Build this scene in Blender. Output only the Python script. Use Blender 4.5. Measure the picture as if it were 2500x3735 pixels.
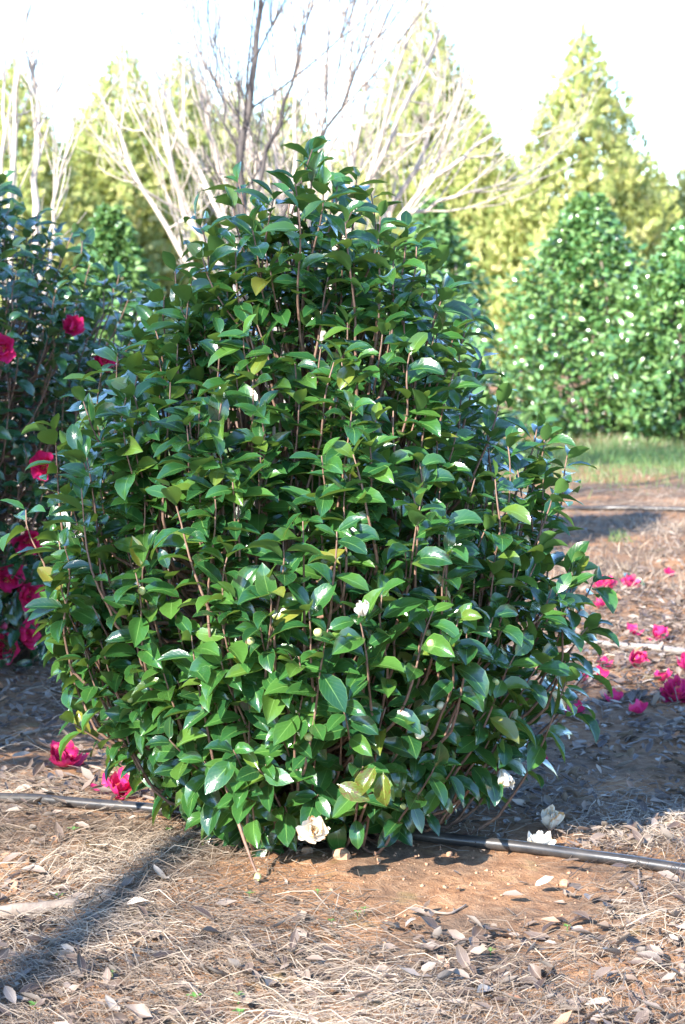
import bpy, math
import numpy as np
from mathutils import Vector, Matrix

# ------------------------------------------------------------------ scene
for o in list(bpy.data.objects):
    bpy.data.objects.remove(o, do_unlink=True)
scene = bpy.context.scene
COL = scene.collection
rng = np.random.default_rng(11)

# ------------------------------------------------------------------ camera
CAM_H = 1.476
PITCH = math.radians(5.9)
FPX = 50.0 / 23.6 * 3735.0            # focal length in photograph pixels
cam_d = bpy.data.cameras.new('camera')
cam_d.sensor_fit = 'VERTICAL'
cam_d.sensor_height = 23.6
cam_d.sensor_width = 23.6
cam_d.lens = 50.0
cam_d.clip_start = 0.1
cam_d.clip_end = 3000
cam_d.dof.use_dof = True
cam_d.dof.focus_distance = 5.25
cam_d.dof.aperture_fstop = 4.4
cam = bpy.data.objects.new('camera', cam_d)
COL.objects.link(cam)
cam.location = (0, 0, CAM_H)
cam.rotation_euler = (math.pi / 2 - PITCH, 0, 0)
scene.camera = cam

# ------------------------------------------------------------------ light
SUN_EL = math.radians(33)
SUN_AZ = math.radians(38)             # sun stands behind the camera, this far to its left
SH = np.array([math.sin(SUN_AZ), math.cos(SUN_AZ)])      # the way shadows fall
world = bpy.data.worlds.new('World')
scene.world = world
world.use_nodes = True
wn = world.node_tree.nodes
wl = world.node_tree.links
bg = wn['Background']
sky = wn.new('ShaderNodeTexSky')
sky.sky_type = 'NISHITA'
sky.sun_disc = False
sky.sun_elevation = SUN_EL
sky.sun_rotation = math.radians(180) + SUN_AZ
sky.air_density = 1.0
sky.dust_density = 0.1
sky.ozone_density = 6.0
wl.new(sky.outputs[0], bg.inputs[0])
bg.inputs[1].default_value = 0.125
sun_d = bpy.data.lights.new('sun', 'SUN')
sun_d.energy = 3.4
sun_d.angle = math.radians(0.55)
sun_d.color = (1.0, 0.94, 0.86)
sun = bpy.data.objects.new('sun', sun_d)
COL.objects.link(sun)
ldir = Vector((SH[0] * math.cos(SUN_EL), SH[1] * math.cos(SUN_EL), -math.sin(SUN_EL)))
sun.rotation_euler = ldir.to_track_quat('-Z', 'Y').to_euler()
sun.location = (-6, -10, 12)
vs = scene.view_settings
vs.view_transform = 'Standard'
vs.look = 'None'
vs.exposure = 2.4
vs.gamma = 1.0
vs.use_curve_mapping = False

# ------------------------------------------------------------------ helpers
CP, SP = math.cos(PITCH), math.sin(PITCH)

def ray(px, py):
    X = (px - 1250.0) / FPX
    Y = -(py - 1867.5) / FPX
    return np.array([X, CP + Y * SP, -SP + Y * CP])

def at(px, py, depth):
    """point of the world seen at a photograph position, at a given distance along +Y"""
    r = ray(px, py)
    r = r * (depth / r[1])
    return np.array([r[0], r[1], r[2] + CAM_H])

def gz(x, y):
    """ground height"""
    x = np.asarray(x, float)
    y = np.asarray(y, float)
    z = 0.055 * np.exp(-((x + 0.02) ** 2 / 0.42 + (y - 5.45) ** 2 / 0.30))
    z = z + 0.012 * np.sin(2.3 * x + 0.7) * np.sin(1.9 * y + 0.4)
    z = z + 0.008 * np.sin(5.1 * x + 1.9 * y) + 0.006 * np.sin(3.7 * y - 4.3 * x + 1.0)
    z = z + 0.004 * np.sin(13.0 * x + 5.0 * y) * np.sin(11.0 * y - 3.0 * x)
    f = np.exp(-np.maximum(0, np.hypot(x, y) - 15) / 20)
    return z * f

def gp(px, py):
    r = ray(px, py)
    g = 0.0
    for _ in range(6):
        k = (g - CAM_H) / r[2]
        p = r * k
        g = float(gz(p[0], p[1]))
    return np.array([p[0], p[1], g])

def project(P):
    """world points -> photograph pixels and depth"""
    P = np.asarray(P, float)
    d = P - np.array([0, 0, CAM_H])
    fx = d[..., 0]
    fz = d[..., 1] * CP - d[..., 2] * SP
    fu = d[..., 1] * SP + d[..., 2] * CP
    return 1250 + FPX * fx / fz, 1867.5 - FPX * fu / fz, fz

def unit(v):
    v = np.asarray(v, float)
    return v / (np.linalg.norm(v, axis=-1, keepdims=True) + 1e-9)

def make_mesh(name, V, F, mat, attr=None, smooth=True):
    """V (n,3), F list/array of polygons (arrays of one size or list of lists)"""
    me = bpy.data.meshes.new(name)
    if isinstance(F, np.ndarray):
        k = F.shape[1]
        me.vertices.add(len(V))
        me.vertices.foreach_set('co', np.ascontiguousarray(V, dtype=np.float32).ravel())
        me.loops.add(F.size)
        me.loops.foreach_set('vertex_index', np.ascontiguousarray(F, dtype=np.int32).ravel())
        me.polygons.add(len(F))
        me.polygons.foreach_set('loop_start', np.arange(0, F.size, k, dtype=np.int32))
        me.update(calc_edges=True)
    else:
        me.from_pydata([tuple(v) for v in V], [], [tuple(f) for f in F])
        me.update()
    if smooth:
        me.polygons.foreach_set('use_smooth', np.ones(len(me.polygons), dtype=bool))
    if attr is not None:
        a = me.attributes.new('luv', 'FLOAT_VECTOR', 'POINT')
        a.data.foreach_set('vector', np.ascontiguousarray(attr, dtype=np.float32).ravel())
    if mat is not None:
        me.materials.append(mat)
    me.validate()
    return me

def link(name, me, parent=None, loc=None):
    o = bpy.data.objects.new(name, me)
    COL.objects.link(o)
    if parent is not None:
        o.parent = parent
    if loc is not None:
        o.location = loc
    return o

def empty(name, loc):
    o = bpy.data.objects.new(name, None)
    COL.objects.link(o)
    o.location = tuple(loc)
    o.empty_display_size = 0.1
    return o

def tag(o, label=None, cat=None, group=None, kind=None):
    if label:
        o['label'] = label
    if cat:
        o['category'] = cat
    if group:
        o['group'] = group
    if kind:
        o['kind'] = kind
    return o

class MB:
    """collects tubes"""
    def __init__(self):
        self.V = []
        self.F = []
        self.n = 0

    def tube(self, pts, rad, sides=5, cap=True):
        pts = np.asarray(pts, float)
        m = len(pts)
        rad = np.broadcast_to(np.asarray(rad, float), (m,))
        t = unit(np.gradient(pts, axis=0))
        ref = np.array([0.31, 0.87, 0.38])
        if abs(np.dot(unit(pts[-1] - pts[0]), ref)) > 0.9:
            ref = np.array([0.9, -0.3, 0.2])
        a = unit(np.cross(t, ref))
        b = np.cross(t, a)
        ang = np.arange(sides) * 2 * math.pi / sides
        ring = pts[:, None, :] + rad[:, None, None] * (np.cos(ang)[None, :, None] * a[:, None, :] + np.sin(ang)[None, :, None] * b[:, None, :])
        self.V.append(ring.reshape(-1, 3))
        i = np.arange(m - 1)[:, None] * sides
        j = np.arange(sides)[None, :]
        j2 = (j + 1) % sides
        f = np.stack([i + j, i + j2, i + sides + j2, i + sides + j], -1).reshape(-1, 4) + self.n
        self.F.append(f)
        if cap:
            # closing the tip with quads folded onto a point ring
            tipc = np.repeat((pts[-1] + t[-1] * rad[-1] * 0.6)[None, :], sides, 0)
            self.V.append(tipc + (ring[-1] - pts[-1]) * 0.05)
            base = self.n + (m - 1) * sides
            nb = self.n + m * sides
            q = np.stack([base + j[0], base + j2[0], nb + j2[0], nb + j[0]], -1)
            self.F.append(q)
            self.n += sides
        self.n += m * sides

    def mesh(self, name, mat):
        return make_mesh(name, np.concatenate(self.V), np.concatenate(self.F).astype(np.int32), mat)

def curve(p0, p1, bend=0.1, n=6, r=None):
    """slightly wandering line between two points"""
    r = r or rng
    p0 = np.asarray(p0, float)
    p1 = np.asarray(p1, float)
    L = np.linalg.norm(p1 - p0)
    t = np.linspace(0, 1, n)[:, None]
    off = r.normal(size=3) * bend * L
    off2 = r.normal(size=3) * bend * L * 0.5
    return p0 + (p1 - p0) * t + off * np.sin(np.pi * t) + off2 * np.sin(2 * np.pi * t)

def instance_mesh(name, templates, T, idx, lv, mat, smooth=True):
    """join copies of templates (V,F,uv) at 4x4 transforms T"""
    Vs, Fs, As = [], [], []
    n = 0
    for k, (V, F, UV) in enumerate(templates):
        sel = np.where(idx == k)[0]
        if len(sel) == 0:
            continue
        M = T[sel]
        P = np.einsum('nij,vj->nvi', M[:, :3, :3], V) + M[:, None, :3, 3]
        A = np.zeros((len(sel), len(V), 3))
        A[:, :, :2] = UV[None]
        A[:, :, 2] = lv[sel][:, None]
        Vs.append(P.reshape(-1, 3))
        As.append(A.reshape(-1, 3))
        Fs.append((F[None] + (np.arange(len(sel)) * len(V))[:, None, None] + n).reshape(-1, F.shape[1]))
        n += len(sel) * len(V)
    return make_mesh(name, np.concatenate(Vs), np.concatenate(Fs).astype(np.int32), mat, np.concatenate(As), smooth)

def frames(pos, axis, normal, size):
    """4x4 matrices: local y along axis, local z along normal"""
    y = unit(axis)
    z = normal - (normal * y).sum(-1, keepdims=True) * y
    z = unit(z)
    x = np.cross(y, z)
    T = np.zeros((len(pos), 4, 4))
    s = np.asarray(size)[:, None]
    T[:, :3, 0] = x * s
    T[:, :3, 1] = y * s
    T[:, :3, 2] = z * s
    T[:, :3, 3] = pos
    T[:, 3, 3] = 1
    return T

# ------------------------------------------------------------------ materials
def newmat(name):
    m = bpy.data.materials.new(name)
    m.use_nodes = True
    return m, m.node_tree.nodes, m.node_tree.links, m.node_tree.nodes['Principled BSDF']

def math_node(ns, ls, op, a, b=None, c=None, clamp=False):
    n = ns.new('ShaderNodeMath')
    n.operation = op
    n.use_clamp = clamp
    for i, v in enumerate((a, b, c)):
        if v is None:
            continue
        if hasattr(v, 'is_linked'):
            ls.new(v, n.inputs[i])
        else:
            n.inputs[i].default_value = v
    return n.outputs[0]

def ramp(ns, ls, fac, stops, interp='LINEAR'):
    r = ns.new('ShaderNodeValToRGB')
    e = r.color_ramp.elements
    r.color_ramp.interpolation = interp
    while len(e) < len(stops):
        e.new(0.5)
    for el, (p, c) in zip(e, stops):
        el.position = p
        el.color = (*c, 1)
    ls.new(fac, r.inputs[0])
    return r.outputs[0]

def mixc(ns, ls, fac, a, b, mode='MIX'):
    n = ns.new('ShaderNodeMix')
    n.data_type = 'RGBA'
    n.blend_type = mode
    for s, v in ((n.inputs[0], fac), (n.inputs[6], a), (n.inputs[7], b)):
        if hasattr(v, 'is_linked'):
            ls.new(v, s)
        elif isinstance(v, tuple):
            s.default_value = (*v, 1)
        else:
            s.default_value = v
    return n.outputs[2]

def noise(ns, ls, scale, detail=3, vec=None, rough=0.55):
    n = ns.new('ShaderNodeTexNoise')
    n.inputs['Scale'].default_value = scale
    n.inputs['Detail'].default_value = detail
    n.inputs['Roughness'].default_value = rough
    if vec is not None:
        ls.new(vec, n.inputs['Vector'])
    return n

def rnd_luv(ns, ls):
    a = ns.new('ShaderNodeAttribute')
    a.attribute_name = 'luv'
    sx = ns.new('ShaderNodeSeparateXYZ')
    ls.new(a.outputs['Vector'], sx.inputs[0])
    oi = ns.new('ShaderNodeObjectInfo')
    r = math_node(ns, ls, 'FRACT', math_node(ns, ls, 'ADD', sx.outputs[2], oi.outputs['Color']))
    return sx.outputs[0], sx.outputs[1], r

def bump(ns, ls, height, strength, dist):
    b = ns.new('ShaderNodeBump')
    b.inputs['Strength'].default_value = strength
    b.inputs['Distance'].default_value = dist
    ls.new(height, b.inputs['Height'])
    return b.outputs[0]

def leaf_material(name, stops, under, rib, rough=0.27, transl=0.24, veins=True, tcol=(0.30, 0.46, 0.05), spots=0.0, noise_scale=14, coat=0.0):
    m, ns, ls, bs = newmat(name)
    u, v, r = rnd_luv(ns, ls)
    col = ramp(ns, ls, r, stops)
    geo = ns.new('ShaderNodeNewGeometry')
    nz = noise(ns, ls, noise_scale, 4, geo.outputs['Position'])
    tint = math_node(ns, ls, 'MULTIPLY_ADD', nz.outputs[0], 0.5, 0.75)
    tc = ns.new('ShaderNodeCombineXYZ')
    for i in range(3):
        ls.new(tint, tc.inputs[i])
    col = mixc(ns, ls, 1.0, col, tc.outputs[0], 'MULTIPLY')
    au = math_node(ns, ls, 'ABSOLUTE', u)
    if veins:
        w = math_node(ns, ls, 'SUBTRACT', math_node(ns, ls, 'MULTIPLY', v, 46.0), math_node(ns, ls, 'MULTIPLY', au, 17.0))
        vein = math_node(ns, ls, 'POWER', math_node(ns, ls, 'MULTIPLY_ADD', math_node(ns, ls, 'SINE', w), 0.5, 0.5), 8.0)
        col = mixc(ns, ls, math_node(ns, ls, 'MULTIPLY', vein, 0.09), col, rib)
        ribm = math_node(ns, ls, 'SUBTRACT', 1.0, math_node(ns, ls, 'DIVIDE', au, math_node(ns, ls, 'MULTIPLY_ADD', v, -0.05, 0.085)), clamp=True)
        col = mixc(ns, ls, math_node(ns, ls, 'MULTIPLY', ribm, 0.85), col, rib)
        edge = math_node(ns, ls, 'MULTIPLY', math_node(ns, ls, 'SUBTRACT', au, 0.92, clamp=True), 6.0, clamp=True)
        col = mixc(ns, ls, edge, col, rib)
    if spots:
        sn = noise(ns, ls, 130, 3, geo.outputs['Position'])
        sm = math_node(ns, ls, 'MULTIPLY', math_node(ns, ls, 'SUBTRACT', sn.outputs[0], 0.60 - spots * 0.1, clamp=True), 9.0, clamp=True)
        col = mixc(ns, ls, sm, col, (0.09, 0.035, 0.012))
    col = mixc(ns, ls, geo.outputs['Backfacing'], col, under)
    ls.new(col, bs.inputs['Base Color'])
    rr = math_node(ns, ls, 'MULTIPLY_ADD', nz.outputs[0], 0.22, rough - 0.11)
    rr = math_node(ns, ls, 'ADD', rr, math_node(ns, ls, 'MULTIPLY', geo.outputs['Backfacing'], 0.28))
    ls.new(rr, bs.inputs['Roughness'])
    bs.inputs['IOR'].default_value = 1.55
    if coat:
        ls.new(math_node(ns, ls, 'MULTIPLY', math_node(ns, ls, 'SUBTRACT', 1.0, geo.outputs['Backfacing']), coat), bs.inputs['Coat Weight'])
        bs.inputs['Coat Roughness'].default_value = 0.16
    nb = noise(ns, ls, 90, 2, geo.outputs['Position'])
    hgt = nb.outputs[0]
    if veins:
        hgt = math_node(ns, ls, 'SUBTRACT', nb.outputs[0], math_node(ns, ls, 'MULTIPLY', vein, 0.15))
    ls.new(bump(ns, ls, hgt, 0.22, 0.003), bs.inputs['Normal'])
    tr = ns.new('ShaderNodeBsdfTranslucent')
    tcm = mixc(ns, ls, 0.55, col, tcol)
    ls.new(tcm, tr.inputs[0])
    mx = ns.new('ShaderNodeMixShader')
    mx.inputs[0].default_value = transl
    ls.new(bs.outputs[0], mx.inputs[1])
    ls.new(tr.outputs[0], mx.inputs[2])
    ls.new(mx.outputs[0], ns['Material Output'].inputs[0])
    return m

M = {}
M['leaf'] = leaf_material('glossy_camellia_leaf',
    [(0.0, (0.010, 0.052, 0.018)), (0.35, (0.018, 0.080, 0.022)), (0.70, (0.034, 0.118, 0.024)), (0.90, (0.062, 0.150, 0.026)), (0.985, (0.11, 0.17, 0.025)), (1.0, (0.20, 0.18, 0.03))],
    (0.062, 0.135, 0.030), (0.16, 0.30, 0.075), rough=0.24, transl=0.24, coat=0.7)
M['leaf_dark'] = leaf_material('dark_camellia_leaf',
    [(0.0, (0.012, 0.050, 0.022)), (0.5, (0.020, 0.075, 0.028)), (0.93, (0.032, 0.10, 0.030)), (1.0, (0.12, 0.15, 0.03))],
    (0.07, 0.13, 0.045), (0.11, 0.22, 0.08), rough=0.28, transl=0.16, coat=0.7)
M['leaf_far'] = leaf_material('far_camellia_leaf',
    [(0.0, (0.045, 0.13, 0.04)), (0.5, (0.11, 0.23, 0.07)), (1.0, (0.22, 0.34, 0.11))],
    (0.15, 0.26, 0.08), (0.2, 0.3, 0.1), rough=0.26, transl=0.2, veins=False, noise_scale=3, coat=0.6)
M['leaf_old'] = leaf_material('old_yellowing_leaf',
    [(0.0, (0.075, 0.10, 0.014)), (1.0, (0.10, 0.11, 0.014))],
    (0.2, 0.2, 0.05), (0.35, 0.36, 0.10), rough=0.22, transl=0.2, spots=0.6)
M['cedar'] = leaf_material('golden_cedar_spray_with_glare',  # golden green, lightened to include the pale glare over the far trees
    [(0.0, (0.20, 0.27, 0.08)), (0.45, (0.38, 0.42, 0.13)), (0.8, (0.52, 0.53, 0.20)), (1.0, (0.58, 0.50, 0.22))],
    (0.34, 0.38, 0.10), (0.3, 0.3, 0.08), rough=0.6, transl=0.4, veins=False, tcol=(0.55, 0.55, 0.12), noise_scale=1.2)
M['litter'] = leaf_material('dry_fallen_leaf',
    [(0.0, (0.035, 0.021, 0.016)), (0.35, (0.085, 0.055, 0.041)), (0.65, (0.165, 0.12, 0.092)), (0.87, (0.25, 0.195, 0.155)), (0.97, (0.36, 0.30, 0.245)), (1.0, (0.30, 0.12, 0.04))],
    (0.24, 0.20, 0.17), (0.42, 0.33, 0.25), rough=0.55, transl=0.08, veins=True, tcol=(0.4, 0.25, 0.1), noise_scale=40)
M['straw'] = leaf_material('dry_straw',
    [(0.0, (0.075, 0.05, 0.034)), (0.4, (0.18, 0.132, 0.092)), (0.8, (0.31, 0.24, 0.172)), (1.0, (0.45, 0.37, 0.28))],
    (0.28, 0.22, 0.17), (0.5, 0.4, 0.3), rough=0.6, transl=0.05, veins=False, tcol=(0.5, 0.4, 0.2), noise_scale=9)
M['grass'] = leaf_material('short_grass',
    [(0.0, (0.05, 0.12, 0.03)), (0.45, (0.10, 0.20, 0.05)), (0.62, (0.20, 0.26, 0.09)), (0.75, (0.38, 0.31, 0.20)), (1.0, (0.50, 0.42, 0.30))],
    (0.15, 0.2, 0.07), (0.3, 0.3, 0.1), rough=0.5, transl=0.25, veins=False, noise_scale=2)
M['seedling'] = leaf_material('seedling_leaf', [(0, (0.10, 0.24, 0.05)), (1, (0.16, 0.30, 0.06))], (0.16, 0.28, 0.08), (0.2, 0.34, 0.1), rough=0.45, transl=0.25, veins=False)

def petal_material(name, stops, edge, edge_amt, tcol):
    m, ns, ls, bs = newmat(name)
    u, v, r = rnd_luv(ns, ls)
    col = ramp(ns, ls, r, stops)
    geo = ns.new('ShaderNodeNewGeometry')
    nz = noise(ns, ls, 60, 4, geo.outputs['Position'])
    w = math_node(ns, ls, 'MULTIPLY', math_node(ns, ls, 'SINE', math_node(ns, ls, 'MULTIPLY', u, 30.0)), 0.08)
    e = math_node(ns, ls, 'ADD', math_node(ns, ls, 'MULTIPLY', v, 0.6), math_node(ns, ls, 'MULTIPLY', nz.outputs[0], 0.9))
    e = math_node(ns, ls, 'MULTIPLY', math_node(ns, ls, 'SUBTRACT', e, 1.06 - edge_amt, clamp=True), 9.0, clamp=True)
    col = mixc(ns, ls, e, col, edge)
    ls.new(col, bs.inputs['Base Color'])
    bs.inputs['Roughness'].default_value = 0.55
    ls.new(bump(ns, ls, math_node(ns, ls, 'ADD', w, nz.outputs[0]), 0.35, 0.004), bs.inputs['Normal'])
    tr = ns.new('ShaderNodeBsdfTranslucent')
    ls.new(mixc(ns, ls, 0.5, col, tcol), tr.inputs[0])
    mx = ns.new('ShaderNodeMixShader')
    mx.inputs[0].default_value = 0.3
    ls.new(bs.outputs[0], mx.inputs[1])
    ls.new(tr.outputs[0], mx.inputs[2])
    ls.new(mx.outputs[0], ns['Material Output'].inputs[0])
    return m

M['pink'] = petal_material('pink_petal', [(0, (0.58, 0.012, 0.10)), (0.6, (0.68, 0.03, 0.19)), (1, (0.74, 0.08, 0.32))], (0.50, 0.012, 0.07), 0.0, (0.8, 0.05, 0.15))
M['pink_old'] = petal_material('fallen_pink_petal', [(0, (0.60, 0.015, 0.14)), (0.7, (0.70, 0.045, 0.26)), (1, (0.74, 0.11, 0.38))], (0.50, 0.10, 0.06), 0.06, (0.8, 0.08, 0.18))
M['white'] = petal_material('white_petal', [(0, (0.78, 0.74, 0.66)), (1, (0.84, 0.82, 0.76))], (0.62, 0.40, 0.16), 0.02, (0.85, 0.8, 0.6))
M['white_old'] = petal_material('browning_white_petal', [(0, (0.76, 0.70, 0.60)), (1, (0.84, 0.80, 0.72))], (0.50, 0.26, 0.09), 0.10, (0.8, 0.6, 0.3))

def simple(name, c1, c2, scale, rough=0.8, b=0.3, bd=0.004, stretch=None):
    m, ns, ls, bs = newmat(name)
    tcd = ns.new('ShaderNodeNewGeometry')
    vec = tcd.outputs['Position']
    if stretch:
        mp = ns.new('ShaderNodeMapping')
        mp.inputs['Scale'].default_value = stretch
        ls.new(vec, mp.inputs[0])
        vec = mp.outputs[0]
    nz = noise(ns, ls, scale, 5, vec, 0.65)
    ls.new(ramp(ns, ls, nz.outputs[0], [(0.28, c1), (0.72, c2)]), bs.inputs['Base Color'])
    bs.inputs['Roughness'].default_value = rough
    ls.new(bump(ns, ls, nz.outputs[0], b, bd), bs.inputs['Normal'])
    return m

M['twig'] = simple('reddish_twig', (0.10, 0.052, 0.034), (0.26, 0.155, 0.105), 60, 0.65)
M['bark'] = simple('camellia_bark', (0.13, 0.095, 0.075), (0.33, 0.26, 0.21), 35, 0.85, 0.6, 0.006, (1, 1, 0.3))
M['pale_bark'] = simple('pale_smooth_bark', (0.34, 0.27, 0.22), (0.62, 0.54, 0.46), 9, 0.75, 0.3, 0.006, (1, 1, 0.35))
M['shade_dark_bark'] = simple('shade_dark_bark', (0.035, 0.028, 0.025), (0.10, 0.08, 0.07), 9, 0.8, 0.3, 0.006, (1, 1, 0.35))  # the bare tree's shade is put into this dark bark colour
M['pipe'] = simple('black_plastic_pipe', (0.012, 0.013, 0.016), (0.06, 0.052, 0.045), 16, 0.32, 0.15, 0.003)
M['pipe_dusty'] = simple('dusty_plastic_pipe', (0.10, 0.09, 0.085), (0.34, 0.30, 0.27), 10, 0.5, 0.15, 0.003)
M['clod'] = simple('red_clay_clod', (0.27, 0.145, 0.085), (0.47, 0.28, 0.17), 40, 0.95, 0.8, 0.008)
M['wood'] = simple('weathered_stick', (0.15, 0.105, 0.075), (0.34, 0.27, 0.21), 40, 0.85, 0.6, 0.004, (1, 0.3, 1))
M['bud'] = simple('pale_green_bud', (0.34, 0.40, 0.12), (0.56, 0.58, 0.26), 60, 0.45, 0.2, 0.002)
M['bud_white'] = simple('cream_bud', (0.62, 0.58, 0.36), (0.80, 0.77, 0.62), 60, 0.5, 0.2, 0.002)
M['bud_pink'] = simple('pink_bud', (0.60, 0.04, 0.12), (0.75, 0.14, 0.26), 60, 0.5, 0.2, 0.002)
M['sepal'] = simple('green_bud_scale', (0.10, 0.18, 0.04), (0.26, 0.33, 0.08), 60, 0.5, 0.2, 0.002)
M['stamen'] = simple('yellow_stamens', (0.62, 0.38, 0.05), (0.80, 0.62, 0.14), 90, 0.7, 0.4, 0.002)

def ground_material():
    m, ns, ls, bs = newmat('red_clay_ground')
    g = ns.new('ShaderNodeNewGeometry')
    P = g.outputs['Position']
    n1 = noise(ns, ls, 1.7, 6, P, 0.6)
    n2 = noise(ns, ls, 26, 6, P, 0.7)
    n3 = noise(ns, ls, 150, 4, P, 0.7)
    clay = ramp(ns, ls, n2.outputs[0], [(0.25, (0.17, 0.075, 0.037)), (0.5, (0.34, 0.175, 0.085)), (0.75, (0.47, 0.285, 0.16))])
    dun = ramp(ns, ls, n2.outputs[0], [(0.25, (0.065, 0.038, 0.025)), (0.5, (0.165, 0.105, 0.068)), (0.78, (0.30, 0.21, 0.14))])
    fac = ramp(ns, ls, n1.outputs[0], [(0.40, (0, 0, 0)), (0.60, (1, 1, 1))])
    col = mixc(ns, ls, fac, clay, dun)
    moss = math_node(ns, ls, 'MULTIPLY', math_node(ns, ls, 'SUBTRACT', noise(ns, ls, 5.0, 4, P).outputs[0], 0.60, clamp=True), 4.0, clamp=True)
    col = mixc(ns, ls, moss, col, (0.25, 0.21, 0.07))
    # grassy aisle between the rows
    sx = ns.new('ShaderNodeSeparateXYZ')
    ls.new(P, sx.inputs[0])
    wob = math_node(ns, ls, 'MULTIPLY_ADD', noise(ns, ls, 0.8, 3, P).outputs[0], 3.0, -1.5)
    yy = math_node(ns, ls, 'ADD', sx.outputs[1], wob)
    band = math_node(ns, ls, 'SUBTRACT', 1.0, math_node(ns, ls, 'MULTIPLY', math_node(ns, ls, 'ABSOLUTE', math_node(ns, ls, 'SUBTRACT', yy, 19.0)), 0.45), clamp=True)
    col = mixc(ns, ls, math_node(ns, ls, 'MULTIPLY', band, 0.75), col, (0.12, 0.20, 0.06))
    ls.new(col, bs.inputs['Base Color'])
    bs.inputs['Roughness'].default_value = 0.95
    bs.inputs['Specular IOR Level'].default_value = 0.2
    h = math_node(ns, ls, 'MULTIPLY_ADD', n3.outputs[0], 0.35, n2.outputs[0])
    ls.new(bump(ns, ls, h, 0.9, 0.02), bs.inputs['Normal'])
    return m
M['ground'] = ground_material()

# ------------------------------------------------------------------ ground (one sheet to the horizon)
def spread(lo, hi, fine_lo, fine_hi, step, grow=1.16):
    a = list(np.arange(fine_lo, fine_hi + 1e-6, step))
    s = step
    while a[-1] < hi:
        s *= grow
        a.append(a[-1] + s)
    s = step
    while a[0] > lo:
        s *= grow
        a.insert(0, a[0] - s)
    return np.array(a)
gx = spread(-900, 900, -3.2, 3.2, 0.036)
gy = spread(-60, 1800, 3.2, 10.5, 0.030)
GX, GY = np.meshgrid(gx, gy)
GZ = gz(GX, GY) + rng.normal(size=GX.shape) * 0.0022 * np.exp(-np.maximum(0, np.hypot(GX, GY - 6) - 5) / 4)
nx, ny = len(gx), len(gy)
q = (np.arange(ny - 1)[:, None] * nx + np.arange(nx - 1)[None, :])
GF = np.stack([q, q + 1, q + nx + 1, q + nx], -1).reshape(-1, 4).astype(np.int32)
ground = link('ground', make_mesh('ground', np.stack([GX, GY, GZ], -1).reshape(-1, 3), GF, M['ground']))
tag(ground, 'red clay nursery ground strewn with straw and leaves', 'ground', kind='structure')

# ------------------------------------------------------------------ leaf templates
def leaf_template(arch, fold, twist, wave, width=0.25, rows=(0, .12, .32, .54, .75, .91, 1.0), cols=(-1, -.5, 0, .5, 1), petiole=0.07, seed=0):
    r = np.random.default_rng(seed)
    V, UV = [], []
    # arc-length integration of the midrib
    rr = np.linspace(0, 1, 41)
    th = -arch * rr ** 1.25 + arch * 0.25
    yy = np.concatenate([[0], np.cumsum(np.cos(th[:-1]) / 40)])
    zz = np.concatenate([[0], np.cumsum(np.sin(th[:-1]) / 40)])
    ph = r.random() * 6
    for v in rows:
        if v <= 0.0:
            w = 0.022
        elif v >= 1.0:
            w = 0.004
        else:
            w = width * (math.sin(math.pi * min(1, v ** 0.86)) ** 0.78) * (1 - 0.25 * max(0, v - 0.75) / 0.25)
        y0 = np.interp(v, rr, yy)
        z0 = np.interp(v, rr, zz)
        t = np.interp(v, rr, th)
        tw = twist * v
        for u in cols:
            x = u * w
            zf = fold * (abs(u) ** 1.4) * w + wave * w * math.sin(7 * v + ph + (2.2 if u < 0 else 0)) * abs(u)
            xx = x * math.cos(tw) - zf * math.sin(tw)
            zl = x * math.sin(tw) + zf * math.cos(tw)
            V.append((xx, y0 - zl * math.sin(t), z0 + zl * math.cos(t)))
            UV.append((u, v))
    nc = len(cols)
    F = []
    for i in range(len(rows) - 1):
        for j in range(nc - 1):
            a = i * nc + j
            F.append((a, a + 1, a + nc + 1, a + nc))
    V = np.array(V)
    V[:, 1] += petiole
    # petiole strip joins the blade to the twig
    b = len(V)
    V = np.concatenate([V, np.array([(-0.012, 0, 0), (0.012, 0, 0)])])
    UV = UV + [(0.0, 0.0), (0.0, 0.0)]
    F.append((b, b + 1, nc - 1, 0))
    return V, np.array(F, dtype=np.int32), np.array(UV)

LT, LT_MED = [], []
for i in range(14):
    prm = (0.15 + 1.15 * rng.random(), 0.12 + 0.55 * rng.random(), rng.normal() * 0.28, 0.18 * rng.random(), 0.225 + 0.065 * rng.random())
    LT.append(leaf_template(*prm, seed=i))
    LT_MED.append(leaf_template(*prm, rows=(0, .18, .45, .75, 1.0), cols=(-1, 0, 1), seed=i))
LT_LO = [leaf_template(0.4 + 0.5 * rng.random(), 0.3, 0.1, 0.0, 0.25, rows=(0, .3, .65, 1.0), cols=(-1, 0, 1), seed=50 + i) for i in range(4)]

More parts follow.
